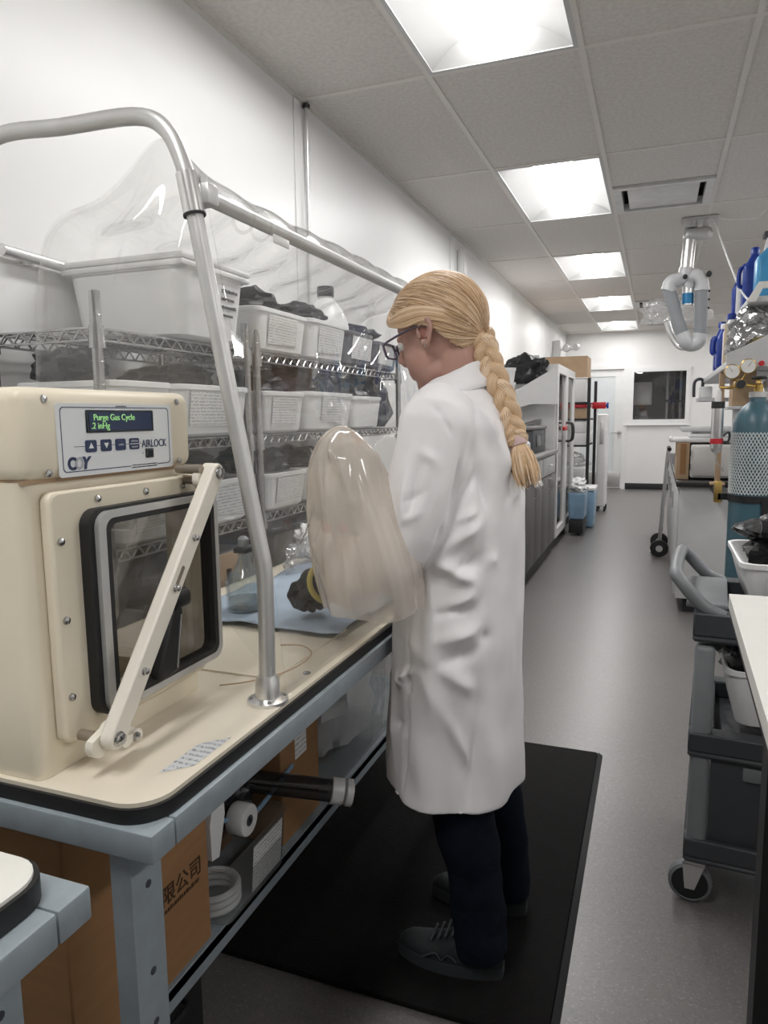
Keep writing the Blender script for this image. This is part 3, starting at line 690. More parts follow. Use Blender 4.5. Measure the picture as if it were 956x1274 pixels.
# clamp bar across the door
bx0, bx1 = -.672, -.652
a, b = Vector((0, .716, .872)), Vector((0, .974, 1.205)); d = (b - a).normalized(); nrm = Vector((0, -d.z, d.y)); w_ = .0155
def capsule(a, b, w, n=8):
    out = []; ang = math.atan2(nrm.z, nrm.y)
    for k in range(n + 1): t_ = ang + PI * k / n; out.append((a.y + w * math.cos(t_), a.z + w * math.sin(t_)))
    for k in range(n + 1): t_ = ang + PI + PI * k / n; out.append((b.y + w * math.cos(t_), b.z + w * math.sin(t_)))
    return out
bar = obj('clamp_bar', MB().prism(capsule(a, b, w_), 'X', bx0, bx1), 'cream_arm', al)
bv = bar.modifiers.new('b', 'BEVEL'); bv.width = .003; bv.segments = 2; bv.limit_method = 'ANGLE'; bv.angle_limit = math.radians(60)
for tt in (.0, .22, .52, .72, 1.0):
    p = a.lerp(b, tt); r = .008 if tt in (0., 1.) else .0045
    obj('bolt', MB().lathe([(r * 1.25, 0), (r * 1.25, .0012), (r, .0016), (r, .006), (r * .5, .0075), (0, .0075)], (bx1, p.y, p.z), 10, 'X'), 'chrome', bar)
p = a.lerp(b, .56); q0, q1 = p - d * .016, p + d * .016
obj('slot', MB().prism(capsule(q0, q1, .0035), 'X', bx1 - .0002, bx1 + .0004), 'bronze_rod', bar)
for (y, z, L, nm) in ((.716, .868, .088, 'pivot_rod'), (.974, 1.193, .088, 'pivot_rod'), (.955, 1.212, .07, 'pivot_rod')):
    obj(nm, MB().cyl((bx0, y, z), (bx0 - L + .025, y, z), .0075, 12), 'bronze_rod', al)
for (y, z) in ((.716, .868), (.974, 1.2)): obj('pivot_block', MB().prism(capsule(Vector((0, y - .012, z - .004)), Vector((0, y + .012, z + .004)), .016), 'X', bx0 - .012, bx0 - .0005), 'cream_arm', al)
obj('pivot_block', MB().prism(capsule(Vector((0, .745, .856)), Vector((0, .765, .852)), .011), 'X', bx0 - .012, bx1 - .012), 'cream_arm', al)
obj('bolt', MB().lathe([(.007, 0), (.006, .004), (0, .006)], (bx1 - .012, .762, .853), 10, 'X'), 'chrome', al)
# black lever with knob
kn = obj('lever', MB().prism([(.872, 1.000), (.892, 1.012), (.902, 1.000), (.886, .905), (.842, .900), (.838, .912)], 'X', bx0 - .026, bx0 - .006), 'gasket_black', al)
bv = kn.modifiers.new('b', 'BEVEL'); bv.width = .005; bv.segments = 2
obj('lever_glint_strip', MB().prism([(.8925, .992), (.8945, .992), (.8790, .9115), (.8770, .9115)], 'X', bx0 - .0062, bx0 - .0045), 'aluminium', kn)  # bright strip modelled in place of the highlight along the lever
obj('knob', MB().rbox((bx0 - .03, .873, 1.005), (bx0 + .008, .908, 1.034), .009, 3), 'gasket_black', al)
# ================================================================== WIRE SHELVING
FX, BX = -1.175, -1.490
def shelf_unit(name, label, ya, yb, levels, htop):
    t = thing(name, label, 'shelving unit', ((FX + BX) / 2, (ya + yb) / 2, 0))
    for x in (FX, BX):
        for y in (ya, yb):
            p = obj('post', MB().cyl((x, y, .0), (x, y, htop), .0127, 14), 'chrome', t)
            for z in levels: obj('collar', MB().lathe([(.0128, -.045), (.0185, -.045), (.0165, .005), (.0128, .005)], (x, y, z), 14), 'chrome', p)
            g = MB()
            k = 0.1
            while k < htop - .02: g.lathe([(.0129, -.0012), (.0136, 0), (.0129, .0012)], (x, y, k), 12); k += .0254 * 2
            obj('groove_ring', g, 'wire_chrome', p)
    for z in levels:
        sh = obj('wire_shelf', MB(), 'wire_chrome', t) if False else None
        r = .0032; m_ = MB()
        # deck wires (across) and runners
        n = int((yb - ya) / .022)
        for i in range(n + 1):
            y = ya + (yb - ya) * i / n; m_.tube([(BX, y, z), (FX, y, z)], .0018, 5, caps=False)
        for x in (FX - .1, FX - .21): m_.tube([(x, ya, z - .004), (x, yb, z - .004)], .003, 6)
        deck_ = obj('shelf_deck', m_, 'wire_chrome', t)
        def truss(A, B, nseg):
            q = MB(); A = Vector(A); B = Vector(B); q.tube([A, B], r, 6); dn = Vector((0, 0, -.026)); q.tube([A + dn, B + dn], r, 6)
            zig = []
            for k in range(2 * nseg + 1): zig.append(A.lerp(B, k / (2 * nseg)) + (dn if k % 2 else Vector()))
            for k in range(len(zig) - 1): q.tube([zig[k], zig[k + 1]], .0026, 5, caps=False)
            return q
        L = yb - ya
        for x in (FX, BX): obj('truss_edge', truss((x, ya, z), (x, yb, z), max(6, int(L / .048))), 'wire_chrome', t)
        for y in (ya, yb): obj('truss_edge', truss((BX, y, z), (FX, y, z), 7), 'wire_chrome', t)
    return t
shelf_unit('wire_shelving', 'short chrome wire shelving unit behind the airlock', 1.300, 1.925, (1.495, 1.238, .985, .62, .2), 1.575)
shelf_unit('wire_shelving', 'long chrome wire shelving unit behind the glove chamber', 1.985, 3.30, (1.495, 1.238, .985, .62, .2), 1.615)

# ------------------------------------------------------------------ tubs on the shelves
def tub(label, x0, x1, ya, yb, z, h, m_='tub_white', lid=False, card=True, fill=None, group='tubs on the wire shelves', taper=.10, cardm='label_print', cw=.6, stack=0):
    xc, yc = (x0 + x1) / 2, (ya + yb) / 2
    t = thing('storage_tub', label, 'tub', (xc, yc, z), 0, group)
    hx, hy = (x1 - x0) / 2, (yb - ya) / 2; rr = .035
    def ring(f, zz, ins=0): return [(xc + (p[0]) * 1, yc + p[1], zz) for p in rrect(-hx * f + ins, -hy * f + ins, hx * f - ins, hy * f - ins, min(rr, hx * f - ins - .001), 4)]
    f0 = 1 - taper
    rings = [ring(f0 * .93, z + .003), ring(f0, z + .012), ring(.975, z + h - .012), ring(.975, z + h - .011), ring(1.0, z + h - .012), ring(1.0, z + h), ring(.98, z + h + .002), ring(.955, z + h), ring(.95, z + h - .015), ring(f0 - .03, z + .016)]
    n = len(rings[0]); vs = [p for q in rings for p in q]; fs = [tuple(reversed(range(n)))]
    for i in range(len(rings) - 1):
        for k in range(n): fs.append((i * n + k, i * n + (k + 1) % n, (i + 1) * n + (k + 1) % n, (i + 1) * n + k))
    fs.append(tuple(range((len(rings) - 1) * n, len(rings) * n)))
    obj('body', MB().add(vs, fs), m_, t)
    if card:
        w2 = hy * cw; off = random.uniform(-.15, .15) * hy; zc0, zc1 = z + h * .22, z + h * .88
        xa = x1 - (hx * 2) * taper * .5 * (1 - .22) + .002; xb = x1 - hx * taper * .12 + .002
        sk = random.uniform(-.004, .008)
        obj('label_card', MB().add([(xa, yc + off - w2, zc0 + sk), (xa, yc + off + w2, zc0 - sk), (xb, yc + off + w2, zc1 - sk), (xb, yc + off - w2, zc1 + sk), (xa - .001, yc + off - w2, zc0 + sk), (xa - .001, yc + off + w2, zc0 - sk), (xb - .001, yc + off + w2, zc1 - sk), (xb - .001, yc + off - w2, zc1 + sk)], [(0, 1, 2, 3), (7, 6, 5, 4), (0, 4, 5, 1), (1, 5, 6, 2), (2, 6, 7, 3), (3, 7, 4, 0)]), cardm, t)
    if lid:
        for k in range(1 + stack):
            zz = z + h + .003 + k * .017
            obj('lid', MB().rbox((x0 - .006, ya - .006, zz - .012), (x1 + .006, yb + .006, zz + .005), .006, 2), m_, t)
    return t
def crumple(name, label, c, r, seed, m_, cat='bag', amp=.35, group=None, nu=28, nv=18):
    b = MB()
    def fn(u, v):
        a = 2 * PI * u; q = PI * (v - .5)
        d = Vector((math.cos(q) * math.cos(a), math.cos(q) * math.sin(a), math.sin(q)))
        k = 1 + amp * (nz(d.x * 2.2 + seed, d.y * 2.2, d.z * 2.2) + .6 * abs(nz(d.x * 5 + seed, d.y * 5, d.z * 5)) - .2)
        z = d.z * r[2] * k
        z = max(z, -r[2] * .55)
        return (c[0] + d.x * r[0] * k, c[1] + d.y * r[1] * k, c[2] + z)
    o = obj(name, b.grid(fn, nu, nv, cu=True), m_, None, sharp=30)
    me = o.data; me.transform(Matrix.Translation((-c[0], -c[1], -(c[2] - .55 * r[2])))); o.location = (c[0], c[1], c[2] - .55 * r[2])
    return tag(o, label, cat, group)
Z1, Z2, Z3 = 1.4975, 1.2405, .9875
# top, unit 1: big lidded tub turned sideways
t = tub('large lidded white tub on the top shelf above the airlock', -1.50, -1.12, 1.55, 1.86, Z1, .185, 'tub_white', lid=True, card=False, stack=1, taper=.12)
BT = t
for k in range(4): fine_print(.075 - .012 * (k % 2), .010, 7, face_mtx((-1.1255 - .003 * k, 1.735, 1.635 - .021 * k), (0, 1, 0), (-.12, 0, 1)), 'ink_black', t, 20 + k)
obj('tape_strip', MB().box((-1.26, 1.60, Z1 + .211), (-1.13, 1.80, Z1 + .2125)), 'bag_grey', t)
tub('white tub with print card, top shelf just beyond the double posts', -1.47, -1.145, 1.955, 2.305, Z1, .135, cw=.55)
tub('white tub with figure card, top shelf beside the white jug', -1.47, -1.145, 2.315, 2.645, Z1, .142, cw=.62)
tub('dark grey tub with print card on the top shelf', -1.47, -1.145, 2.655, 2.93, Z1, .135, 'tub_dark', cw=.75)
tub('blue-grey tub at the far end of the top shelf', -1.47, -1.145, 2.945, 3.25, Z1, .12, 'tub_dark', cw=.6)
crumple('folded_black_bag', 'black bag bulging out of the first tub on the top shelf', (-1.30, 2.12, Z1 + .165), (.12, .11, .06), 1.2, 'bag_grey')
crumple('folded_black_bag', 'black flap sticking up from the tub beside the white jug', (-1.28, 2.44, Z1 + .165), (.11, .12, .05), 4.4, 'bag_grey')
t = thing('white_jug', 'rounded white jug with a dark cap in the dark grey tub on the top shelf', 'jug', (-1.36, 2.78, Z1))
obj('body', MB().lathe([(0, 0), (.085, 0), (.095, .02), (.095, .15), (.075, .21), (.04, .255), (.03, .262), (.03, .28), (0, .28)], (-1.31, 2.79, Z1 + .02), 24), 'plastic_white', t)
obj('cap', MB().lathe([(0, .02), (.034, .02), (.036, 0), (.034, -.02)], (-1.31, 2.79, Z1 + .312), 16), 'bag_grey', t)
# middle shelf
tub('white tub behind the airlock control box, middle shelf', -1.47, -1.15, 1.325, 1.545, Z2, .14, card=False)
tub('wide white tub with card, middle shelf right of the airlock', -1.47, -1.145, 1.558, 1.905, Z2, .14, cw=.62)
tub('white tub with tilted card, middle shelf just beyond the posts', -1.47, -1.145, 2.00, 2.272, Z2, .135, cw=.62)
tub('white tub in the middle of the middle shelf', -1.47, -1.145, 2.282, 2.70, Z2, .142, cw=.42)
tub('pale tub on the middle shelf near the face of the person', -1.47, -1.145, 2.71, 3.02, Z2, .135, cw=.5, card=False)
crumple('folded_black_bag', 'black bag heaped in the tub behind the airlock', (-1.36, 1.41, Z2 + .175), (.085, .085, .055), 7.4, 'bag_grey')
crumple('folded_black_bag', 'black bag in the wide tub right of the airlock', (-1.32, 1.74, Z2 + .155), (.12, .13, .05), 2.4, 'bag_grey')
crumple('folded_black_bag', 'black bag in the tilted-card tub on the middle shelf', (-1.30, 2.14, Z2 + .155), (.12, .11, .055), 3.6, 'bag_grey')
crumple('folded_black_bag', 'bluish black bag in the middle tub of the middle shelf', (-1.30, 2.5, Z2 + .175), (.12, .17, .075), 8.8, 'bag_grey')
crumple('folded_black_bag', 'dark bag in the tub near the face of the person', (-1.30, 2.87, Z2 + .155), (.12, .13, .06), 5.1, 'bag_grey')
crumple('garment_pile', 'dark navy pile at the far end of the middle shelf', (-1.30, 3.155, Z2 + .10), (.14, .10, .17), 15.1, 'bag_navy', 'pile', .25)
crumple('garment_pile', 'dark pile filling the far end of the third shelf', (-1.30, 2.93, Z3 + .065), (.13, .27, .11), 16.3, 'bag_grey', 'pile', .25)
crumple('garment_pile', 'dark blue bag heaped over the far top-shelf tub', (-1.32, 3.09, Z1 + .155), (.11, .12, .06), 18.3, 'bag_navy', 'bag', .3)
# third shelf
tub('white tub seen through the airlock door, third shelf', -1.47, -1.15, 1.33, 1.60, Z3, .13, cw=.55)
tub('white tub with blue-print card beside the airlock hinge, third shelf', -1.47, -1.145, 1.615, 1.905, Z3, .13, cw=.62)
tub('white tub with card on the third shelf left of the glove sleeve', -1.47, -1.145, 1.99, 2.275, Z3, .125, cw=.62)
tub('white tub with card half hidden by the glove sleeve, third shelf', -1.47, -1.145, 2.285, 2.56, Z3, .125, cw=.62)
crumple('folded_black_bag', 'black bag in the third-shelf tub seen over the airlock hinge', (-1.31, 1.76, Z3 + .15), (.12, .11, .055), 6.2, 'bag_grey')
crumple('folded_black_bag', 'black bag in the third-shelf tub left of the glove sleeve', (-1.30, 2.13, Z3 + .155), (.12, .11, .06), 9.6, 'bag_grey')
crumple('folded_black_bag', 'black bag in the third-shelf tub behind the sleeve', (-1.30, 2.42, Z3 + .15), (.12, .11, .05), 11.6, 'bag_grey')
t = thing('cardboard_box', 'low brown box with black flap on the middle shelf behind the airlock', 'box', (-1.42, 1.36, Z2)) if False else None
# dark cartons low down behind the chamber
t = thing('storage_crate', 'brown open crate with a pale flap behind the glass flask', 'crate', (-1.33, 1.66, .6225))
obj('body', MB().rbox((-1.46, 1.42, .6225), (-1.16, 1.90, .90), .006), 'cabinet_grey', t)
obj('flap', MB().rbox((-1.158, 1.70, .74), (-1.150, 1.82, .905), .003), 'cardboard_pale', t)
for k in range(2): obj('clip', MB().rbox((-1.15, 1.735 + .04 * k, .80), (-1.14, 1.75 + .04 * k, .86 - .02 * k), .003), 'ink_black', t)
t = thing('storage_crate', 'dark carton on the low shelf behind the glove hand', 'crate', (-1.32, 2.4, .6225))
obj('body', MB().rbox((-1.46, 2.05, .6225), (-1.17, 2.8, .91), .006), 'cabinet_grey', t)
obj('lid', MB().rbox((-1.47, 2.04, .9105), (-1.16, 2.81, .93), .004), 'plastic_dark_grey', t)

# ================================================================== INSIDE THE CHAMBER
t = obj('work_board', MB().prism(rrect(-1.02, 1.09, -.63, 1.42, .01), 'Z', .8212, .8245), 'cream_deck')
t.data.transform(Matrix.Translation((.82, -1.25, -.8212))); t.location = (-.82, 1.25, .8212); tag(t, 'thin cream work board lying at the front of the chamber floor', 'board')
def padf(u, v):
    x = -1.03 + .42 * u + .015 * nz(v * 5, 1, 2); y = 1.335 + .80 * v + .02 * nz(u * 4, 2, 7)
    return (x, y, .8262 + .009 * (1 + nz(x * 11, y * 11, .5)) + .004 * (1 + nz(x * 30, y * 30, 2)))
t = obj('absorbent_pad', MB().grid(padf, 30, 44), 'pad_blue'); sm = t.modifiers.new('s', 'SOLIDIFY'); sm.thickness = .0012
tag(t, 'crinkled blue absorbent pad spread on the chamber floor', 'pad')
t = thing('glass_flask', 'clear glass flask with a black clamp on the blue pad', 'flask', (-.895, 1.425, .834))
fz = .842
obj('body', MB().lathe([(0, 0), (.040, 0), (.044, .006), (.044, .07), (.034, .09), (.018, .106), (.014, .125), (.0135, .15), (.017, .155), (.0125, .152), (.0115, .125), (.030, .088), (.040, .068), (.040, .006), (0, .004)], (-.895, 1.425, fz), 24), 'flask_glass', t)
obj('clamp', MB().rbox((-.912, 1.405, fz + .138), (-.878, 1.442, fz + .15), .003), 'ink_black', t)
obj('stopper', MB().lathe([(0, .0), (.011, 0), (.013, .02), (.007, .026), (0, .028)], (-.895, 1.425, fz + .15), 14), 'plastic_grey', t)
obj('liquid', MB().lathe([(0, .005), (.0385, .007), (.0385, .03), (0, .03)], (-.895, 1.425, fz), 20), 'flask_glass', t)
crumple('plastic_bundle', 'crumpled clear and white plastic bundle on the blue pad', (-.985, 1.93, .865), (.055, .12, .06), 3.1, 'bag_clear', 'bundle', .5)
crumple('white_wipe', 'white wipe heaped behind the plastic bundle', (-1.04, 2.06, .885), (.04, .07, .075), 8.3, 'plastic_white', 'wipe', .45)
for k, (x, y, c, lb) in enumerate(((-1.035, 2.17, 'red_plastic', 'small red-capped bottle left of the pair behind the glove'), (-.985, 2.19, 'red_plastic', 'small red-capped bottle right of the pair behind the glove'), (-1.02, 2.24, 'ink_black', 'small bottle with a black cap behind the red-capped ones'))):
    t = thing('reagent_bottle', lb, 'bottle', (x, y, .836), 0, 'reagent bottles in the chamber')
    obj('body', MB().lathe([(0, 0), (.021, 0), (.022, .004), (.022, .05), (.013, .065), (.013, .07), (0, .07)], (x, y, .836), 18), 'paper_white' if k < 2 else 'ink_black', t)
    obj('cap', MB().lathe([(.0145, 0), (.0155, .003), (.0155, .022), (.012, .026), (0, .026)], (x, y, .906), 18), c, t)
t = obj('tubing_loop', MB().tube(bez([(-.70, 1.02, .828), (-.66, 1.05, .829), (-.625, 1.10, .83), (-.612, 1.16, .83), (-.62, 1.22, .831), (-.655, 1.245, .835), (-.70, 1.24, .833)], 6), .0014, 6), 'cardboard_pale')
tag(t, 'thin loop of tubing lying beside the arch foot', 'tubing')

# ================================================================== UNDER THE TABLE
def carton(label, x0, x1, ya, yb, z0, z1, m_='cardboard', tape=True):
    t = thing('cardboard_box', label, 'box', ((x0 + x1) / 2, (ya + yb) / 2, z0))
    obj('body', MB().rbox((x0, ya, z0), (x1, yb, z1), .003, 1), m_, t)
    yc = (ya + yb) / 2
    for s in (0, 1): obj('flap', MB().box(((x0 + x1) / 2 + (.001 if s else -.001), ya + .001, z1), (x1 if s else x0, yb - .001, z1 + .003)), m_, t)
    if tape: obj('tape', MB().box((x0 - .0006, yc - .02, z1 + .003), (x1 + .0006, yc + .02, z1 + .0036)), 'cardboard_pale', t)
    return t
t = carton('tall cardboard box with printed characters behind the front table leg', -1.05, -.79, .735, 1.088, .2725, .70)
text('有限公司', .040, face_mtx((-.7893, .905, .432), (0, 1, 0), (0, 0, 1)), 'cardboard_ink', t, bold=.0004)
fine_print(.13, .009, 16, face_mtx((-.7897, .925, .414), (0, 1, 0), (0, 0, 1)), 'cardboard_ink', t, 31)
text('有限公司', .05, face_mtx((-1.0, .7345, .57), (1, 0, 0), (0, 0, 1)), 'cardboard_ink', t)
carton('dark cardboard box at the far left under the table', -1.12, -1.062, .74, 1.2, .2725, .66)
t = carton('cardboard box with a white shipping label under the table', -1.08, -.80, 1.40, 1.60, .2725, .66)
obj('shipping_label', MB().box((-.80, 1.47, .46), (-.7992, 1.53, .60)), 'label_print', t)
carton('cardboard box behind the clear tubs under the table', -1.10, -.93, 1.20, 1.385, .2725, .60)
def clear_tub(label, x0, x1, ya, yb, z, h, m_='clear_plastic'):
    t = thing('clear_tub', label, 'tub', ((x0 + x1) / 2, (ya + yb) / 2, z))
    b = MB(); th = .002
    def ring(f, zz): 
        xc, yc = (x0 + x1) / 2, (ya + yb) / 2; hx, hy = (x1 - x0) / 2 * f, (yb - ya) / 2 * f
        return [(xc + p[0], yc + p[1], zz) for p in rrect(-hx, -hy, hx, hy, .02, 4)]
    rs = [ring(.90, z + .001), ring(.97, z + h - .01), ring(1, z + h - .008), ring(1, z + h)]
    n = len(rs[0]); fs = [tuple(reversed(range(n)))]
    for i in range(3):
        for k in range(n): fs.append((i * n + k, i * n + (k + 1) % n, (i + 1) * n + (k + 1) % n, (i + 1) * n + k))
    b.add([p for q in rs for p in q], fs); obj('body', b, m_, t)
    return t
t = clear_tub('clear plastic tub with a paper label under the table', -.93, -.765, 1.105, 1.37, .2725, .135)
obj('label_card', MB().add([(-.7745, 1.215, .285), (-.7745, 1.34, .285), (-.7665, 1.34, .39), (-.7665, 1.215, .39)], [(0, 1, 2, 3)]), 'label_print', t)
t = thing('tape_roll', 'white roll of tape showing its core, resting on the clear tub', 'tape roll', (-.80, 1.225, .41))
obj('roll', MB().lathe([(.012, -.02), (.032, -.02), (.034, -.017), (.034, .017), (.032, .02), (.012, .02), (.012, -.02)], (-.80, 1.225, .4435), 24, 'X'), 'plastic_white', t)
obj('core', MB().lathe([(.006, -.021), (.0118, -.021), (.0118, .021), (.006, .021), (.006, -.021)], (-.80, 1.225, .4435), 16, 'X'), 'plastic_dark_grey', t)
t = thing('paper_roll', 'pale coil of tubing at the bottom of the clear tub', 'coil', (-.845, 1.16, .278))
for k in range(3): obj('coil', MB().tube([(-.845 + .052 * math.cos(a), 1.175 + .052 * math.sin(a), .283 + .015 * k) for a in [2 * PI * q / 24 for q in range(24)]], .0075, 8, closed=True), 'tub_white', t)
t = thing('flat_bag', 'folded white plastic sheet beside the printed cardboard box', 'sheet', (-.80, 1.12, .41))
obj('sheet', MB().prism([(1.10, .425), (1.125, .42), (1.15, .50), (1.145, .57), (1.12, .575), (1.098, .50)], 'X', -.802, -.790), 'plastic_white', t)
t = thing('smoked_tube', 'smoky clear tube with a white ring cap poking out under the table', 'tube', (-.80, 1.45, .44))
A, B = Vector((-1.02, 1.22, .52)), Vector((-.66, 1.42, .430)); d = (B - A).normalized()
obj('barrel', MB().tube([A, B], .026, 20, caps=False), 'smoked_tube', t)
obj('rod', MB().tube([A + d * .02, B - d * .05], .006, 8), 'ink_black', t)
cp = obj('cap', MB().tube([B - d * .02, B - d * .018, B + d * .008, B + d * .01], [.027, .030, .030, .027], 22), 'plastic_white', t)
obj('cap_ring', MB().tube([B + d * .014, B + d * .016, B + d * .03, B + d * .032], [.027, .031, .031, .027], 22), 'plastic_white', cp)
obj('cap_bore', MB().tube([B + d * .032, B + d * .0328], .021, 20), 'plastic_mid_grey', cp)
t = obj('blue_cable', MB().tube(bez([(-.83, 1.14, .47), (-.815, 1.20, .452), (-.80, 1.25, .43), (-.80, 1.30, .428), (-.79, 1.36, .45), (-.78, 1.42, .475)], 6), .005, 8), 'blue_bin')
tag(t, 'blue cable sagging between the boxes under the table', 'cable')
crumple('parts_bag', 'clutter of dark fittings and white scraps above the clear tub', (-.86, 1.27, .44), (.045, .07, .04), 2.7, 'bag_grey', 'bag', .6)
t = clear_tub('cloudy plastic tub at the far end under the table', -1.0, -.785, 1.66, 2.25, .2725, .33)
crumple('parts_bag', 'pale bagged items inside the cloudy tub under the table', (-.90, 1.95, .40), (.08, .22, .15), 12.7, 'tub_grey', 'bag', .3)
t = thing('bottle_case', 'black case on the floor below the table shelf', 'case', (-.92, 1.15, 0))
obj('body', MB().rbox((-1.06, .90, .0), (-.84, 1.12, .20), .01), 'gasket_black', t)
obj('handle', MB().tube(bez([(-.84, .98, .15), (-.82, .99, .15), (-.82, 1.04, .15), (-.84, 1.05, .15)], 4), .006, 8), 'gasket_black', t)

# floor mat
t = thing('floor_mat', 'black anti-fatigue rubber mat the person stands on', 'mat', (-.6, 2.0, 0))
def matf(u, v):
    return None
obj('pad', MB().rbox((-1.05, 1.335, .0), (-.165, 2.70, .016), .012, 2), 'mat_rubber', t)
obj('bevel_edge', MB().prism([(-.165 + .0005, .0), (-.148, .0), (-.148, .003), (-.165 + .0005, .014)], 'Y', 1.335, 2.70), 'gasket_black', t)

t = thing('wall_rail', 'short pale rail on the wall above the top shelf at far left', 'rail', (-1.50, 1.6, 1.70))
obj('rail', MB().cyl((-1.502, 1.36, 1.705), (-1.502, 1.92, 1.690), .0145, 14), 'aluminium', t)
for y in (1.45, 1.85): obj('wall_bracket', MB().rbox((-1.53, y - .012, 1.685), (-1.512, y + .012, 1.715), .003), 'aluminium', t)
# ================================================================== PERSON
def view_pt(u, v, y):
    d = _R @ np.array([(u - 478.) / FPX, -(v - 637.) / FPX, 1.]); d = d * (y / d[1]); return Vector((d[0], d[1], d[2] + CAM_H))
HT, HY = math.radians(20), math.radians(8)
HC = Vector((-.464, 1.56, 1.490))
F0 = Vector((-math.cos(HY), math.sin(HY), 0)); HL = Vector((0, 0, 1)).cross(F0).normalized()
HF = (F0 * math.cos(HT) + Vector((0, 0, -1)) * math.sin(HT)).normalized(); HU = HF.cross(HL).normalized()
if HU.z < 0: HU = -HU
HR = Matrix(((HF[0], HL[0], HU[0]), (HF[1], HL[1], HU[1]), (HF[2], HL[2], HU[2])))
def hp(u, l, w): return HC + HR @ Vector((u, l, w))
PB = Vector((-.41, 1.58, .016))
b = MB()
def he(u, l, w, r, R=None): b.ell(hp(u, l, w), r, HR if R is None else HR @ R, 22, 14)
he(-.006, 0, 0, (.097, .075, .094)); he(.040, 0, -.055, (.054, .060, .075)); he(.030, 0, -.095, (.052, .052, .036)); he(.066, 0, -.113, (.022, .025, .019))
for s in (-1, 1): he(.052, s * .033, -.058, (.030, .026, .032)); he(.075, s * .026, -.004, (.014, .022, .010))
b.tube([hp(.084, 0, -.004), hp(.098, 0, -.026), hp(.107, 0, -.046)], [.008, .009, .012], 10); he(.094, 0, -.05, (.014, .015, .010))
he(.083, 0, -.078, (.013, .024, .008)); he(.081, 0, -.089, (.013, .022, .008))
nb = Vector((-.405, 1.575, 1.30))
b.tube([hp(-.035, 0, -.035), hp(-.028, 0, -.085), hp(-.02, 0, -.12).lerp(nb, .4), nb], [.050, .050, .054, .066], 18)
# trunk and limbs (under the clothes)
def loft(rings, n=28, e=2.3):
    vs = []; fs = []
    for z, cx, cy, ax, by in rings:
        for k in range(n):
            a = 2 * PI * k / n; ca, sa = math.cos(a), math.sin(a); q = (abs(ca) ** e + abs(sa) ** e) ** (-1 / e)
            vs.append((cx + ax * ca * q, cy + by * sa * q, z))
    for i in range(len(rings) - 1):
        for k in range(n): fs.append((i * n + k, i * n + (k + 1) % n, (i + 1) * n + (k + 1) % n, (i + 1) * n + k))
    fs.append(tuple(reversed(range(n)))); fs.append(tuple(range((len(rings) - 1) * n, len(rings) * n)))
    return MB().add(vs, fs)
q = loft([(.78, -.412, 1.58, .105, .155), (.95, -.405, 1.58, .10, .145), (1.1, -.40, 1.575, .105, .15), (1.22, -.408, 1.57, .108, .155), (1.30, -.408, 1.57, .07, .13), (1.33, -.406, 1.572, .055, .09)]); b.add(q.v, q.f)
LSH, LEL, LFO, LWR = Vector((-.418, 1.405, 1.272)), Vector((-.466, 1.372, 1.06)), Vector((-.560, 1.365, .975)), view_pt(412, 724, 1.385)
RSH, REL, RFO, RWR = Vector((-.418, 1.735, 1.272)), Vector((-.470, 1.815, 1.06)), Vector((-.575, 1.80, .965)), Vector((-.672, 1.74, .898))
for A in ((LSH, LEL, LFO, LWR), (RSH, REL, RFO, RWR)): b.tube(bez(A, 4), [.052] * 4 + [.045] * 4 + [.038] * 4 + [.030], 14)
legs = {}
for s, y, ax_ in ((0, 1.485, -.345), (1, 1.715, -.330)):
    pts = [(-.412, y + (.03 if s == 0 else -.03), .84), (-.415, y + .01 - .02 * s, .66), (-.396, y, .47), (ax_ - .012, y, .27), (ax_ + .008, y, .085)]
    legs[s] = pts; b.tube(bez(pts, 4), [.085] * 3 + [.078] * 3 + [.062] * 3 + [.055] * 3 + [.045] * 3 + [.036] * 2, 16)
    b.ell((ax_ - .05, y, .052), (.085, .030, .020), None, 16, 10)
me = remeshed(b, .0042, 4)
person = obj('person', me, 'skin'); me.transform(Matrix.Translation(-PB)); person.location = PB
tag(person, 'person in a white lab coat with a long blond braid, bending over the glove chamber', 'person')
for s in (-1, 1):
    e_ = obj('eye', MB().ell(hp(.0785, s * .030, -.016), (.012, .012, .012), None, 14, 10), 'eye_white', person)
    obj('iris', MB().ell(hp(.0875, s * .030, -.017), (.0042, .0055, .0055), HR, 12, 8), 'navy', e_)
for s in (-1, 1):
    c = [(.016, -.032), (.017, -.018), (.012, -.006), (.002, .000), (-.011, -.001), (-.020, -.010), (-.019, -.024), (-.011, -.034), (-.003, -.045), (.006, -.051), (.012, -.046), (.013, -.036)]
    ear = MB().tube(bez([hp(u - .002, s * (.0775 + .45 * max(0, .010 - u)), w) for u, w in c], 5), [.0038 + .0012 * math.sin(PI * k / 55) for k in range(56)], 9)
    ear.tube(bez([hp(u - .002, s * (.0775 + .30 * max(0, .010 - u)), w) for u, w in ((.006, -.010), (-.005, -.010), (-.012, -.017), (-.008, -.028), (.002, -.036))], 5), .0035, 8)
    ear.ell(hp(.006, s * .079, -.045), (.008, .005, .008), HR, 10, 8); ear.ell(hp(.013, s * .078, -.022), (.004, .004, .008), HR, 10, 8)
    eo = obj('ear', ear, 'skin', person, sharp=180); obj('ear_hollow', MB().ell(hp(-.002, s * .0765, -.022), (.015, .004, .020), HR, 14, 8), 'ear_inner', eo)
obj('earring', MB().ell(hp(.006, .085, -.053), (.0022, .0022, .0022), None, 8, 6), 'chrome', person)
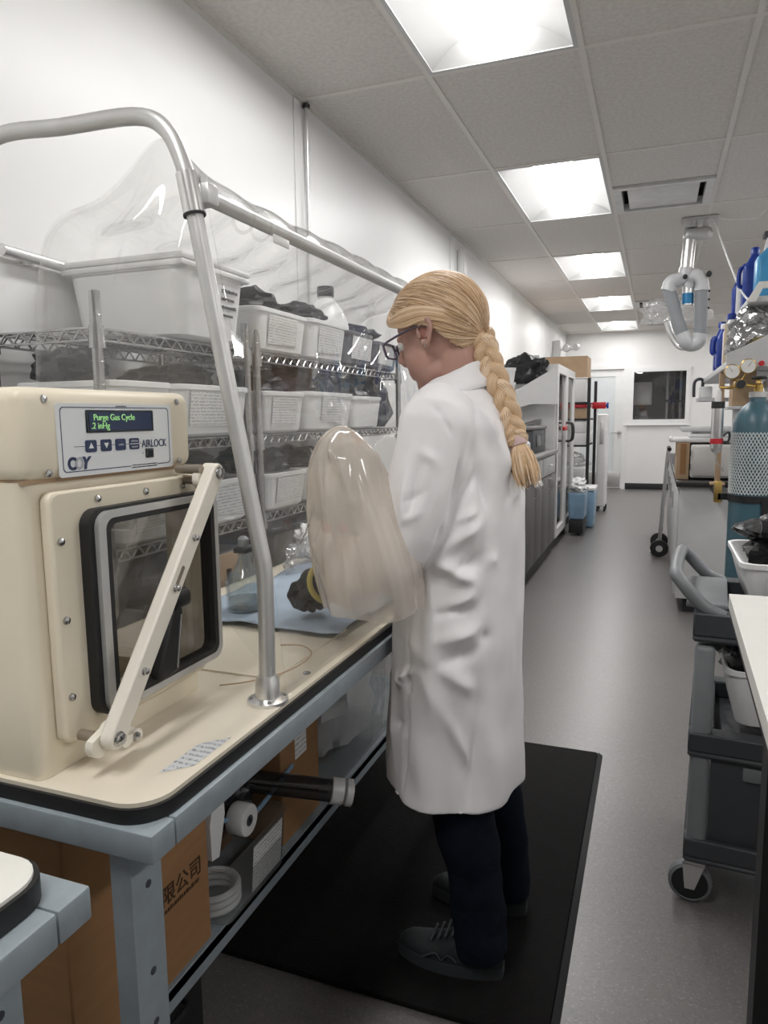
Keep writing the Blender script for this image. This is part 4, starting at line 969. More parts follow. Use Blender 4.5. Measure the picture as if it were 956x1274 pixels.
# ------------------------------------------------------------------ lab coat
c = loft([(.440, -.420, 1.575, .148, .200), (.447, -.420, 1.575, .151, .203), (.60, -.421, 1.577, .149, .203), (.80, -.416, 1.577, .147, .200), (.95, -.409, 1.577, .137, .190), (1.10, -.405, 1.573, .136, .184), (1.20, -.412, 1.57, .139, .183), (1.27, -.414, 1.57, .128, .178), (1.315, -.410, 1.57, .104, .145), (1.345, -.407, 1.57, .082, .10), (1.37, -.405, 1.572, .072, .076)], 40, 2.25)
for A, sg in (((LSH, LEL, LFO, LWR), -1), ((RSH, REL, RFO, RWR), 1)):
    P = bez([A[0] + Vector((0, -sg * .03, .012)), A[0], A[1], A[2]] + [A[2].lerp(A[3], .7)], 5)
    R_ = [.070 + .0 * k for k in range(5)] + [.074, .0735, .073, .072, .071] + [.069, .067, .065, .062, .059] + [.056] * 5 + [.05]
    c.tube(P, R_[:len(P)], 18); c.ell(A[0] + Vector((0, -sg * -.0, 0)), (.078, .07, .072), None, 18, 12)
me = remeshed(c, .0048, 9)
def seg_d(co, A, B):
    A = np.array(A); B = np.array(B); ab = B - A; t = np.clip(((co - A) @ ab) / (ab @ ab), 0, 1); return np.linalg.norm(co - (A + t[:, None] * ab), axis=1), t
FOLDS = [  # (px a, px b, y plane, width, amplitude): cloth ridges and creases on the side facing the camera
    ((545, 690), (640, 620), 1.40, .018, .012), ((548, 720), (648, 668), 1.40, .014, -.012), ((545, 700), (610, 735), 1.39, .020, .014), ((560, 760), (640, 705), 1.39, .018, .014),
    ((545, 765), (625, 745), 1.39, .012, -.012), ((580, 660), (598, 610), 1.39, .012, .009), ((600, 668), (628, 620), 1.40, .011, -.010), ((556, 640), (580, 585), 1.38, .012, -.009),
    ((540, 800), (640, 770), 1.39, .020, .010), ((530, 830), (625, 800), 1.39, .015, -.009), ((515, 800), (600, 870), 1.39, .022, .008), ((522, 820), (590, 960), 1.39, .018, .008),
    ((505, 770), (512, 860), 1.385, .006, -.007), ((512, 860), (498, 985), 1.39, .006, -.006), ((480, 760), (486, 960), 1.42, .020, .008), ((635, 800), (620, 980), 1.42, .022, .010),
    ((605, 850), (585, 1000), 1.40, .020, -.008), ((560, 880), (550, 1005), 1.39, .018, -.006), ((490, 850), (520, 830), 1.39, .010, .008), ((545, 505), (572, 560), 1.375, .006, -.005),
    ((510, 520), (500, 620), 1.36, .014, .007), ((535, 560), (520, 650), 1.30, .012, .006), ((548, 600), (530, 655), 1.30, .010, -.006), ((520, 545), (512, 640), 1.31, .010, -.005),
    ((600, 520), (640, 600), 1.47, .020, .008), ((585, 560), (612, 640), 1.42, .016, -.008), ((470, 830), (505, 850), 1.40, .012, .008), ((465, 900), (500, 900), 1.40, .014, -.006),
    ((584, 548), (552, 655), 1.375, .007, -.009), ((552, 655), (530, 690), 1.36, .008, -.008), ((556, 640), (612, 565), 1.40, .010, -.007), ((566, 650), (600, 630), 1.40, .010, .007), ((530, 700), (540, 900), 1.385, .014, .005), ((640, 560), (650, 700), 1.52, .02, .006),
    ((505, 560), (500, 640), 1.305, .012, .010), ((525, 600), (545, 650), 1.30, .010, -.010), ((500, 650), (545, 625), 1.30, .010, .009), ((505, 625), (550, 600), 1.305, .009, -.008), ((520, 560), (560, 585), 1.315, .012, .007), ((540, 505), (578, 560), 1.345, .006, -.003),
    ((590, 500), (625, 560), 1.44, .016, .009), ((615, 540), (645, 640), 1.50, .014, -.008), ((625, 640), (648, 600), 1.50, .012, .009), ((600, 700), (648, 690), 1.44, .016, .004), ((590, 790), (645, 800), 1.42, .016, -.005)]
def coat_disp(co, no):
    d = np.zeros(len(co))
    for (pa, pb, y, w_, a) in FOLDS:
        A = view_pt(*pa, y); B = view_pt(*pb, y); dist, t = seg_d(co, A, B)
        d += 2.1 * a * np.exp(-np.abs(dist / (w_ * .85)) ** 1.6) * (np.sin(PI * np.clip(t * .9 + .05, 0, 1)) ** .6)
    f = np.array([nz(p[0] * 9, p[1] * 9, p[2] * 4) for p in co]); g = np.array([nz(p[0] * 20 + 5 * p[2], p[1] * 20, p[2] * 8) for p in co])
    low = np.clip((1.25 - co[:, 2]) / .3, 0, 1)
    fl = np.array([math.sin(math.atan2(p[1] - 1.575, p[0] + .42) * 7 + 1.3) for p in co]) * np.clip((.95 - co[:, 2]) / .5, 0, 1) * .006
    return co + no * (d + (.008 * f + .006 * g) * (.35 + .65 * low) + fl)[:, None]
displace(me, coat_disp)
def lean(co, no):      # the coat gives way where it presses against the table edge
    z = co[:, 2]; w_ = np.clip((z - .70) / .05, 0, 1) * np.clip((.90 - z) / .06, 0, 1); tgt = np.maximum(co[:, 0], -.541)
    co[:, 0] = co[:, 0] * (1 - w_) + tgt * w_; return co
displace(me, lean)
bm = bmesh.new(); bm.from_mesh(me)
bmesh.ops.bisect_plane(bm, geom=bm.verts[:] + bm.edges[:] + bm.faces[:], plane_co=(-.42, 1.40, .447), plane_no=(.02, -.03, 1), clear_inner=True); bm.to_mesh(me); bm.free()
coat = obj('lab_coat', me, 'lab_coat', person); coat['label'] = 'white knee-length lab coat'; sm = coat.modifiers.new('s', 'SOLIDIFY'); sm.thickness = .003; sm.offset = -1
def collar(u, v):
    a = PI * (-.87 + 1.74 * u); k = .5 + .5 * math.cos(a)          # 1 at the back
    prof = [(.070, 1.335), (.068, 1.372), (.072, 1.392), (.080, 1.394), (.090, 1.372), (.108, 1.340)]
    x = v * (len(prof) - 1); i = min(int(x), len(prof) - 2); f = x - i
    r = prof[i][0] * (1 - f) + prof[i + 1][0] * f; z = prof[i][1] * (1 - f) + prof[i + 1][1] * f
    return (-.417 + .001 + r * math.cos(a) * 1.0 - (1 - k) * .012, 1.572 + r * 1.02 * math.sin(a), z - .050 * (1 - k) + .022 * k * (1 if v > .05 else 0) + .003 * nz(a * 3, v * 4, 1))
cb = obj('collar', MB().grid(collar, 36, 10), 'lab_coat', person, sharp=80); sm = cb.modifiers.new('s', 'SOLIDIFY'); sm.thickness = .003
# ------------------------------------------------------------------ jeans and shoes
j = MB()
for s in (0, 1):
    pts = legs[s]; P = bez([pts[0], pts[1], pts[2], pts[3], (pts[4][0] + .002, pts[4][1], .062)], 4)
    j.tube(P, [.098] * 3 + [.090] * 3 + [.078] * 3 + [.070] * 3 + [.063] * 3 + [.060] * 2, 20)
j.ell((-.414, 1.6, .83), (.11, .15, .09))
me = remeshed(j, .006, 6)
displace(me, lambda co, no: co + no * (np.array([.006 * nz(p[0] * 14, p[1] * 14, p[2] * 16) + .004 * nz(p[0] * 30, 3, p[2] * 34) * max(0, 1 - p[2] / .35) for p in co]))[:, None])
obj('jeans', me, 'denim', person)['label'] = 'dark blue jeans'
for s in (0, 1):
    xa, y, _ = legs[s][4]; x0, x1 = xa - .198, xa + .052      # toe, heel
    def shoe(u, v, x0=x0, x1=x1, y=y):
        t_ = u; x = x0 + (x1 - x0) * t_; wv = .046 * (math.sin(PI * min(1, max(0, t_ * .94 + .03))) ** .45) * (1 - .18 * abs(t_ - .3)); hh = .052 + .050 * (1 / (1 + math.exp(-(t_ - .52) * 13)))
        if t_ < .12: hh *= .60 + .40 * (t_ / .12) ** .6
        if t_ > .93: hh *= 1 - (t_ - .93) * 2.2
        a = PI * v; return (x, y - wv * math.cos(a), .040 + (hh - .02) * math.sin(a) ** .75)
    sh = obj('shoe', MB().grid(shoe, 26, 14), 'shoe_grey', person, sharp=70); sh['label'] = 'dark grey trainer'
    so = [(x0 + (x1 - x0) * t_, .048 * (math.sin(PI * min(1, max(0, t_ * .95 + .025))) ** .42) * (1 - .18 * abs(t_ - .3))) for t_ in [k / 22 for k in range(23)]]
    poly = [(x, y + w__) for x, w__ in so] + [(x, y - w__) for x, w__ in reversed(so)]
    obj('sole', MB().prism(poly, 'Z', .0165, .044), 'shoe_sole', sh)
    for k in range(4): obj('lace', MB().tube(bez([(x0 + .085 + .017 * k, y - .028, .082 + .008 * k), (x0 + .092 + .017 * k, y, .098 + .010 * k), (x0 + .085 + .017 * k, y + .028, .082 + .008 * k)], 3), .0028, 6), 'shoe_trim', sh)
    obj('side_trim', MB().tube(bez([(x0 + .07, y - .0475, .050), (x0 + .10, y - .0475, .066), (x0 + .115, y - .0475, .052), (x0 + .13, y - .047, .068), (x0 + .15, y - .045, .054)], 4), .0018, 6), 'shoe_trim', sh)
# ------------------------------------------------------------------ gloves
def glove(wr, tip_dir, sg):
    g = MB(); d = Vector(tip_dir).normalized(); up = Vector((0, 0, 1)); sd = d.cross(up).normalized(); up = sd.cross(d)
    L = lambda a, s_, u_: wr + d * a + sd * s_ + up * u_
    g.tube([L(-.03, 0, 0), L(0, 0, 0), L(.03, 0, .004), L(.065, 0, .002), L(.082, 0, -.004)], [.036, .033, .034, .036, .026], 16)
    for k in range(2): g.ell(L(.05, (k - .5) * .03, 0), (.034, .03, .024), None, 14, 10)
    for k, (s_, ln) in enumerate(((-.030, .9), (-.010, 1.0), (.011, .96), (.030, .78))):
        pts = [L(.060, s_, .004), L(.090, s_ * 1.1, .000), L(.090 + .026 * ln, s_ * 1.1, -.018), L(.086 + .016 * ln, s_ * 1.05, -.044 * ln), L(.068, s_, -.055 * ln)]
        g.tube(pts, [.013, .0125, .0115, .0105, .009], 10); g.ell(pts[-1], (.009, .009, .009), None, 8, 6); g.ell(pts[1], (.0128, .0128, .0128), None, 8, 6); g.ell(pts[2], (.0118, .0118, .0118), None, 8, 6); g.ell(pts[3], (.0107, .0107, .0107), None, 8, 6)
    pts = [L(.015, sg * -.024, -.010), L(.042, sg * -.046, -.022), L(.068, sg * -.042, -.038), L(.082, sg * -.028, -.046)]
    g.tube(pts, [.015, .0135, .012, .0095], 10); g.ell(pts[1], (.0138,) * 3, None, 8, 6); g.ell(pts[2], (.0122,) * 3, None, 8, 6); g.ell(pts[3], (.0098,) * 3, None, 8, 6)
    o = obj('glove', remeshed(g, .0028, 3), 'glove_black', person); o['label'] = 'black rubber glove'
    obj('cuff_ring', MB().tube([L(.010 + .006 * math.sin(a), .041 * math.cos(a), .041 * math.sin(a)) for a in [2 * PI * k / 28 for k in range(28)]], .0065, 8, closed=True), 'cuff_yellow', o)['label'] = 'yellow cuff ring'
    return o
glove(LWR + Vector((-.006, .0, -.002)), (-.80, .50, -.22), 1)
glove(RWR + Vector((-.010, .0, -.002)), (-.9, -.25, -.10), -1)
for A in ((LFO, LWR), (RFO, RWR)):
    P = [A[0].lerp(A[1], t_) for t_ in (.3, .6, .85, 1.0)]
    obj('inner_sleeve', MB().tube(P, [.085, .075, .055, .046], 24, caps=False), 'glove_sleeve', ch, sharp=80)
# ------------------------------------------------------------------ hair
EL = Vector((.114, .090, .106)); EO = Vector((-.006, 0, .004)); ROOT = Vector((-.76, 0, -.66)).normalized()
def hairpt(d, k=1.0): return hp(*(EO + Vector((d.x * EL.x * k, d.y * EL.y * k, d.z * EL.z * k))))
ax2 = ROOT.orthogonal().normalized(); ax3 = ROOT.cross(ax2)
def flow(d): return math.atan2(d.dot(ax3), d.dot(ax2))
def keep(d):
    u, w_ = EO.x + d.x * EL.x, EO.z + d.z * EL.z
    line = -.010 + u * .50 if u > -.02 else -.020 + (u + .02) * 1.75
    return w_ > line
vs = []; fs = []; NU, NV = 120, 72
def hd(i, j): a = 2 * PI * i / NU; q_ = PI * (j / NV - .5); return Vector((math.cos(q_) * math.cos(a), math.cos(q_) * math.sin(a), math.sin(q_)))
for i in range(NU):
    for j_ in range(NV + 1):
        d = hd(i, j_); fl = flow(d); e_ = math.sqrt(max(0, 1 - d.dot(ROOT) ** 2))
        k = 1 + e_ * (.022 * nz(fl * 5, 1.3, d.dot(ROOT) * .6) + .016 * nz(fl * 16, 4.1, d.dot(ROOT)))
        vs.append(hairpt(d, k)[:])
for i in range(NU):
    for j_ in range(NV):
        if keep(hd(i + .5, j_ + .5)): a_ = i * (NV + 1) + j_; c_ = ((i + 1) % NU) * (NV + 1) + j_; fs.append((a_, c_, c_ + 1, a_ + 1))
hair = obj('hair', MB().add(vs, fs), 'hair_blond', person, sharp=180); hair['label'] = 'blond hair swept back from the forehead'
sm = hair.modifiers.new('s', 'SOLIDIFY'); sm.thickness = .010; sm.offset = -1
def slerp(a, b_, t_):
    o_ = math.acos(max(-1, min(1, a.dot(b_))));
    if o_ < 1e-4: return a
    return (a * math.sin((1 - t_) * o_) + b_ * math.sin(t_ * o_)) / math.sin(o_)
rs = random.Random(3); st = [MB(), MB(), MB()]
for k in range(900):
    fl = rs.uniform(-PI, PI); d0 = (ax2 * math.cos(fl) + ax3 * math.sin(fl))
    # walk from the root outwards until the hairline
    tmax = .2
    while tmax < 2.75 and keep(slerp(ROOT, (ROOT * math.cos(tmax) + d0 * math.sin(tmax)), 1.0)): tmax += .05
    if tmax < .35: continue
    t1 = tmax - .02 if rs.random() < .5 else tmax * rs.uniform(.5, 1); t0 = max(0.0, t1 - rs.uniform(.8, 2.2))
    wob = rs.uniform(-.06, .06); lift = rs.uniform(1.000, 1.022); pts = []; N = 12
    for q_ in range(N + 1):
        t_ = t1 + (t0 - t1) * q_ / N; f2 = fl + wob * math.sin(PI * q_ / N)
        d = ROOT * math.cos(t_) + (ax2 * math.cos(f2) + ax3 * math.sin(f2)) * math.sin(t_)
        pts.append(hairpt(d, lift - (.012 if q_ in (0, N) else 0)))
    r = rs.uniform(.0005, .0014); st[rs.randrange(3)].tube(pts, [r * .35] + [r] * (N - 1) + [r * .6], 5, caps=False)
mat('hair_light', (.82, .635, .45), .36, col2=(.72, .52, .345), scale=40); mat('hair_dark', (.53, .35, .20), .42, col2=(.45, .285, .155), scale=40)
# locks sweeping from the crown over the forehead, past the ear to the plait
for sd in (1, -1):
    for k in range(170):
        f = rs.random(); o_ = rs.uniform(-1, 1) * .004
        raw = [(.02 + .05 * f, .022, .108), (.080 + .026 * f, .030 + .012 * f, .075 - .012 * f), (.108 - .004 * f, .050 - .006 * f, .062 - .020 * f), (.082 - .004 * f, .074, .050 - .030 * f), (.035, .087, .045 - .044 * f), (-.010, .090, .030 - .034 * f), (-.050, .080, .005 - .028 * f), (-.085, .045, -.025 - .03 * f)]
        pts = []
        for (u, l, w__) in raw:
            d = Vector(((u - EO.x) / EL.x, sd * l / EL.y, (w__ - EO.z) / EL.z)); kk = 1.012 + .02 * f * (1 if u > .06 else .4); d.normalize()
            pts.append(hairpt(d, kk + o_))
        r = rs.uniform(.0007, .0018); P_ = bez(pts, 4); n_ = len(P_)
        st[rs.randrange(3)].tube(P_, [r * min(1, .3 + 5 * i / n_, .3 + 5 * (n_ - i) / n_) for i in range(n_)], 5, caps=False)
for q_, mm in zip(st, ('hair_light', 'hair_blond', 'hair_dark')): obj('hair_strands', q_, mm, hair, sharp=180)['kind'] = 'stuff'
# braid: three plaited strands down the back
BP = bez([hairpt(ROOT, .96), view_pt(606, 440, 1.535), view_pt(617, 470, 1.52), view_pt(630, 503, 1.505), view_pt(640, 535, 1.495), view_pt(645, 550, 1.49)], 12)
def bframe(t_):
    x = t_ * (len(BP) - 1); i = min(int(x), len(BP) - 2); p = BP[i].lerp(BP[i + 1], x - i); tg = (BP[min(i + 2, len(BP) - 1)] - BP[max(i - 1, 0)]).normalized()
    sd = Vector((.25, -.97, 0)); sd = (sd - tg * sd.dot(tg)).normalized(); return p, tg.cross(sd).normalized(), sd
braid = None
for k in range(3):
    pts = []; rr = []; N = 72
    for i in range(N + 1):
        t_ = i / N; th = 2 * PI * (t_ * 2.6 + k / 3); p, lat, dep = bframe(t_); tp = 1.0 - .25 * t_
        pts.append(p + lat * (.0155 * tp * math.sin(th)) + dep * (.0085 * tp * math.sin(2 * th))); rr.append(.0150 * tp * (.45 if i == N else 1))
    m_ = MB().tube(pts, rr, 12); me = m_.mesh('braid_strand', 180)
    o = obj('braid', me, 'hair_blond', person) if braid is None else obj('braid_strand', me, ('hair_blond', 'hair_light', 'hair_blond')[k], braid)
    if braid is None: braid = o; o['label'] = 'long blond plait hanging down the back'
    # fine hairs wound along each strand
    for h_ in range(16):
        ph = 2 * PI * h_ / 16; hp2 = []
        for i in range(N + 1):
            p, lat, dep = bframe(i / N); a_ = ph + .9 * math.sin(i * .11 + k); hp2.append(pts[i] + (lat * math.cos(a_) + dep * math.sin(a_)) * rr[i] * 1.0)
        if h_ == 0: fm = MB()
        fm.tube(hp2, .0009, 4, caps=False)
    obj('braid_hairs', fm, 'hair_light' if k != 1 else 'hair_dark', braid, sharp=180)['kind'] = 'stuff'
tp_, tlat, tdep = bframe(1.0); ttg = (BP[-1] - BP[-3]).normalized()
obj('hair_tie', MB().tube([tp_ - ttg * .010, tp_ - ttg * .006, tp_ + ttg * .004, tp_ + ttg * .008], [.0165, .0180, .0180, .0165], 16), 'hair_tie', braid)['label'] = 'pink hair tie'
tl = MB(); tl2 = MB(); T0 = tp_; T1 = view_pt(659, 604, 1.475)
for k in range(150):
    a_ = rs.uniform(0, 2 * PI); r0 = .010 * math.sqrt(rs.random()); sp = rs.uniform(.3, 1); e_ = T1 + tlat * (math.cos(a_) * .026 * sp) + tdep * (math.sin(a_) * .016 * sp) + ttg * rs.uniform(-.03, .008)
    s_ = T0 + tlat * (math.cos(a_) * r0) + tdep * (math.sin(a_) * r0); mid = s_.lerp(e_, .5) + tlat * (math.cos(a_) * .010) + tdep * (math.sin(a_) * .008)
    (tl if k % 3 else tl2).tube(bez([s_, mid, e_], 5), [.0022] * 8 + [.0016, .001, .0004], 5, caps=False)
core = MB().tube(bez([T0, T0.lerp(T1, .45), T0.lerp(T1, .85)], 6), [.011, .013, .015, .017, .0185, .019, .0195, .019, .018, .016, .013, .009, .004], 14)
ta = obj('braid_tail', core, 'hair_tail', braid, sharp=180); o = obj('tail_hairs', tl, 'hair_tail', braid, sharp=180); o['kind'] = 'stuff'; o = obj('tail_hairs', tl2, 'hair_light', braid, sharp=180); o['kind'] = 'stuff'
# ------------------------------------------------------------------ glasses
gl = obj('glasses', MB(), 'glasses_frame', person) if False else None
def lens_ring(s, r, k=1.0, du=0.):
    pts = [hp(.112 + du - .10 * (abs(p[0]) - .0) * abs(p[0]) * 3, p[0], p[1]) for p in [(s * .034 + q[0] * k, -.017 + q[1] * k) for q in rrect(-.026, -.017, .026, .017, .008, 4)]]
    return MB().tube(pts, r, 8, closed=True)
fr = MB()
for s in (-1, 1): r_ = lens_ring(s, .0028); fr.add(r_.v, r_.f)
fr.tube(bez([hp(.1125, -.009, -.012), hp(.115, 0, -.009), hp(.1125, .009, -.012)], 4), .0022, 8)
gf = obj('glasses', fr, 'glasses_frame', person); gf['label'] = 'dark rectangular glasses with pale edges'
for s in (-1, 1):
    obj('temple_arm', MB().tube(bez([hp(.105, s * .062, -.006), hp(.085, s * .076, -.006), hp(.03, s * .083, -.006), hp(-.004, s * .084, -.010), hp(-.02, s * .083, -.028)], 5), .0026, 8), 'glasses_frame', gf)
    r_ = lens_ring(s, .0014, 1.0, .0022); obj('rim_edge', r_, 'glasses_edge', gf)
    obj('lens', MB().add([hp(.1115 - .10 * p[0] * p[0] * 3, p[0], p[1])[:] for p in [(s * .034 + q[0], -.017 + q[1]) for q in rrect(-.026, -.017, .026, .017, .008, 4)]], [tuple(range(20))]), 'clear_glass', gf)
# ================================================================== LEFT BACKGROUND
t = thing('base_cabinet', 'grey base cabinet with pale drawers and dark doors along the left wall', 'cabinet', (-1.2, 6.1, 0))
obj('body', MB().rbox((-1.50, 5.29, .09), (-.90, 6.90, .935), .003), 'cabinet_grey', t)
obj('toe_kick', MB().box((-1.49, 5.30, 0), (-.95, 6.89, .0899)), 'plastic_dark_grey', t)
obj('countertop', MB().rbox((-1.505, 5.27, .936), (-.865, 6.915, .972), .006), 'counter_grey', t)
for k in range(2):
    ya, yb = 5.32 + .79 * k, 5.32 + .79 * k + .76
    d_ = obj('drawer', MB().rbox((-.8995, ya, .765), (-.882, yb, .925), .004), 'cabinet_light', t)
    obj('handle', MB().tube(bez([(-.882, (ya + yb) / 2 - .06, .85), (-.86, (ya + yb) / 2 - .05, .85), (-.86, (ya + yb) / 2 + .05, .85), (-.882, (ya + yb) / 2 + .06, .85)], 3), .005, 8), 'steel_brushed', d_)
    for q in range(2):
        y0_, y1_ = ya + .385 * q, ya + .385 * q + .375
        o = obj('door', MB().rbox((-.8995, y0_, .11), (-.882, y1_, .755), .004), 'cabinet_grey', t)
        yh = y1_ - .04 if q == 0 else y0_ + .04
        obj('handle', MB().tube(bez([(-.882, yh, .64), (-.86, yh, .65), (-.86, yh, .72), (-.882, yh, .73)], 3), .005, 8), 'steel_brushed', o)
crumple('paper_wad', 'white paper tucked on the grey cabinet door handle', (-.845, 5.62, .755), (.03, .05, .03), 3.3, 'paper_white', 'paper', .5)
t = thing('desktop_instrument', 'dark box instrument standing on the grey cabinet', 'instrument', (-1.1, 6.1, .9725))
obj('body', MB().rbox((-1.35, 5.85, .9725), (-.93, 6.55, 1.17), .01), 'plastic_dark_grey', t)
obj('lid', MB().rbox((-1.36, 5.83, 1.1705), (-.92, 6.57, 1.20), .01), 'cabinet_grey', t)
obj('display', MB().rbox((-.93, 6.0, 1.03), (-.925, 6.35, 1.13), .002), 'lcd_dark', t)
t = thing('spray_bottle', 'small white bottle in front of the dark instrument', 'bottle', (-.93, 5.50, .9725))
obj('body', MB().lathe([(0, 0), (.05, 0), (.055, .01), (.055, .11), (.03, .135), (.022, .14), (0, .14)], (-.94, 5.45, .9725), 18), 'plastic_white', t)
obj('cap', MB().lathe([(.026, 0), (.026, .03), (0, .03)], (-.94, 5.45, 1.1125), 14), 'plastic_white', t)
# sloped white hood above the cabinet
t = thing('sloped_hood', 'white hood with a slanted side panel above the grey cabinet', 'hood', (-1.2, 6.98, .9725))
prof = [(-1.50, 1.35), (-1.26, 1.345), (-1.10, 1.395), (-.855, 1.39), (-.855, 1.735), (-1.18, 1.553), (-1.50, 1.40)]
obj('side_panel', MB().prism(prof, 'Y', 6.74, 6.77), 'appliance_white', t)
obj('side_panel', MB().prism(prof, 'Y', 5.62, 5.66), 'appliance_white', t) if False else None
obj('back_panel', MB().box((-1.515, 6.45, .9725), (-1.485, 6.96, 1.42)), 'appliance_white', t)
obj('divider', MB().box((-1.485, 6.925, .9725), (-.90, 6.955, 1.39)), 'appliance_white', t)
obj('top_panel', MB().prism([(-.90, 1.565), (-.90, 1.55), (-1.48, 1.37), (-1.48, 1.385)], 'Y', 6.77, 6.985), 'appliance_white', t)
obj('tray', MB().add([(-1.30, 6.60, 1.17), (-1.02, 6.60, 1.255), (-1.02, 6.9, 1.26), (-1.30, 6.9, 1.175), (-1.30, 6.60, 1.16), (-1.02, 6.60, 1.245), (-1.02, 6.9, 1.25), (-1.30, 6.9, 1.165)], [(0, 1, 2, 3), (7, 6, 5, 4), (0, 4, 5, 1), (1, 5, 6, 2), (2, 6, 7, 3), (3, 7, 4, 0)]), 'counter_grey', t)
for k in range(4):
    t = thing('plastic_cup', ['bottom', 'second from bottom', 'third from bottom', 'top'][k] + ' white cup in the stack on the left wall behind the braid', 'cup', (-1.40, 6.35, 1.20 + .12 * k), 0, 'stacked white cups')
    z = 1.205 + .125 * k
    obj('wall', MB().lathe([(.055, 0), (.068, .10), (.073, .10), (.073, .118), (.064, .118), (.052, .004), (0, .004)], (-1.24, 6.35, z), 22), 'clear_plastic' if k in (0,) else 'plastic_white', t)
    obj('lid', MB().lathe([(.0, .119), (.075, .119), (.075, .1235), (0, .1235)], (-1.24, 6.35, z), 22), 'plastic_white', t)
crumple('trash_bag', 'shiny black trash bag heaped on top of the sloped hood', (-1.17, 6.885, 1.68), (.23, .09, .17), 5.5, 'bag_black', 'bag', .30, None, 40, 26)
# glass-door cabinet
t = thing('glass_door_cabinet', 'white refrigerated cabinet with glass door beside the hood', 'cabinet', (-1.2, 7.75, 0))
FY0, FY1 = 7.0, 8.50
obj('body', MB().box((-1.52, FY0, .10), (-.93, FY0 + .04, 1.77)).box((-1.52, FY1 - .04, .10), (-.93, FY1, 1.77)).box((-1.52, FY0 + .04, .10), (-1.48, FY1 - .04, 1.77)).box((-1.48, FY0 + .04, .10), (-.93, FY1 - .04, .15)).box((-1.48, FY0 + .04, 1.72), (-.93, FY1 - .04, 1.77)), 'appliance_white', t)
obj('plinth', MB().box((-1.5, FY0 + .02, 0), (-.96, FY1 - .02, .0999)), 'rubber_black', t)
for z in (.5, .85, 1.2, 1.5): obj('shelf', MB().box((-1.475, FY0 + .045, z), (-.97, FY1 - .045, z + .012)), 'aluminium_dull', t)
for k in range(2):
    ya = FY0 + .75 * k; o = obj('door', MB().frame('X', -.9295, -.885, (ya + .004, .10, ya + .746, 1.77), (ya + .09, .18, ya + .66, 1.69)), 'appliance_white', t)
    obj('glass', MB().box((-.912, ya + .09, .18), (-.905, ya + .66, 1.69)), 'smoked_glass', o)
    yh = ya + .70 if k == 0 else ya + .05
    obj('handle', MB().tube(bez([(-.885, yh, 1.02), (-.825, yh, 1.04), (-.825, yh, 1.19), (-.885, yh, 1.21)], 4), .012, 8), 'ink_black', o)
t = thing('red_tag', 'red tag hanging on the glass cabinet handle', 'tag', (-.85, 7.45, 1.14))
obj('tag', MB().rbox((-.884, 7.40, 1.135), (-.86, 7.62, 1.175), .004), 'red_plastic', t)
obj('string', MB().cyl((-.87, 7.55, 1.175), (-.87, 7.55, 1.21), .003, 6), 'red_plastic', t)
k = 0
for z in (.163, .513, .863, 1.213, 1.513):
    for y in (7.25, 7.7, 8.1):
        k += 1; h = .12 + .03 * (k % 3)
        t = thing('sample_box', 'pale carton inside the glass-door cabinet', 'box', (-1.15, y, z), 0, 'cartons in the glass-door cabinet')
        obj('body', MB().rbox((-1.35, y - .12, z), (-1.0, y + .12, z + h), .006), 'appliance_grey' if k % 2 else 'appliance_white', t)
        obj('lid', MB().rbox((-1.355, y - .125, z + h), (-.995, y + .125, z + h + .03), .005), 'appliance_white', t)
# black rack with boxes
t = thing('black_rack', 'black steel rack with boxes beyond the glass cabinet', 'rack', (-1.1, 9.3, 0))
for x in (-1.46, -.76):
    for y in (8.86, 9.82): obj('post', MB().box((x - .018, y - .018, 0), (x + .018, y + .018, 1.72)), 'rubber_black', t)
for z in (.30, .93, 1.245, 1.44): obj('shelf', MB().box((-1.44, 8.88, z - .02), (-.78, 9.80, z)), 'rubber_black', t)
carton('large cardboard box on top of the black rack', -1.30, -.80, 8.98, 9.5, 1.7325, 1.985, 'cardboard_pale')
t = thing('white_carton', 'white carton below the cardboard box on the black rack', 'box', (-1.0, 9.2, 1.44)); obj('body', MB().rbox((-1.25, 8.92, 1.441), (-.80, 9.5, 1.715), .006), 'appliance_white', t); obj('lid', MB().rbox((-1.26, 8.91, 1.7155), (-.79, 9.51, 1.732), .004), 'appliance_white', t)
t = thing('red_tray', 'bright red tray on the black rack', 'tray', (-1.0, 9.2, 1.36)); obj('body', MB().rbox((-1.20, 8.90, 1.375), (-.785, 9.6, 1.418), .012), 'red_plastic', t); obj('rim', MB().frame('Z', 1.4185, 1.425, (-1.21, 8.885, -.775, 9.61), (-1.17, 8.93, -.82, 9.57)), 'red_plastic', t)
t = thing('red_sign', 'red sign strip sticking out above the white dehumidifier', 'sign', (-.72, 9.35, 1.36)); obj('plate', MB().rbox((-.79, 9.70, 1.365), (-.62, 9.715, 1.45), .003), 'red_plastic', t) ; obj('stem', MB().box((-.735, 9.7, 1.30), (-.72, 9.715, 1.365)), 'appliance_white', t)
carton('short brown carton under the red tray', -1.15, -.79, 8.93, 9.5, 1.2455, 1.365, 'cardboard_pale')
for k in range(2):
    z = .9305 + .15 * k; t = thing('white_drawer_box', ['lower', 'upper'][k] + ' of the two white drawer boxes on the black rack', 'box', (-1.0, 9.2, z)); obj('body', MB().rbox((-1.2, 8.90, z), (-.785, 9.6, z + .146), .006), 'appliance_white', t); obj('front', MB().rbox((-.7845, 8.93, z + .01), (-.775, 9.57, z + .136), .003), 'appliance_white', t)
t = thing('white_basin', 'white basin holding clear bags on the low rack shelf', 'basin', (-1.0, 9.2, .3)); obj('body', MB().rbox((-1.2, 8.93, .4805), (-.79, 9.5, .66), .02, 3, .1), 'plastic_white', t); obj('riser', MB().box((-1.1, 9.0, .3005), (-.85, 9.4, .48)), 'cabinet_grey', t)
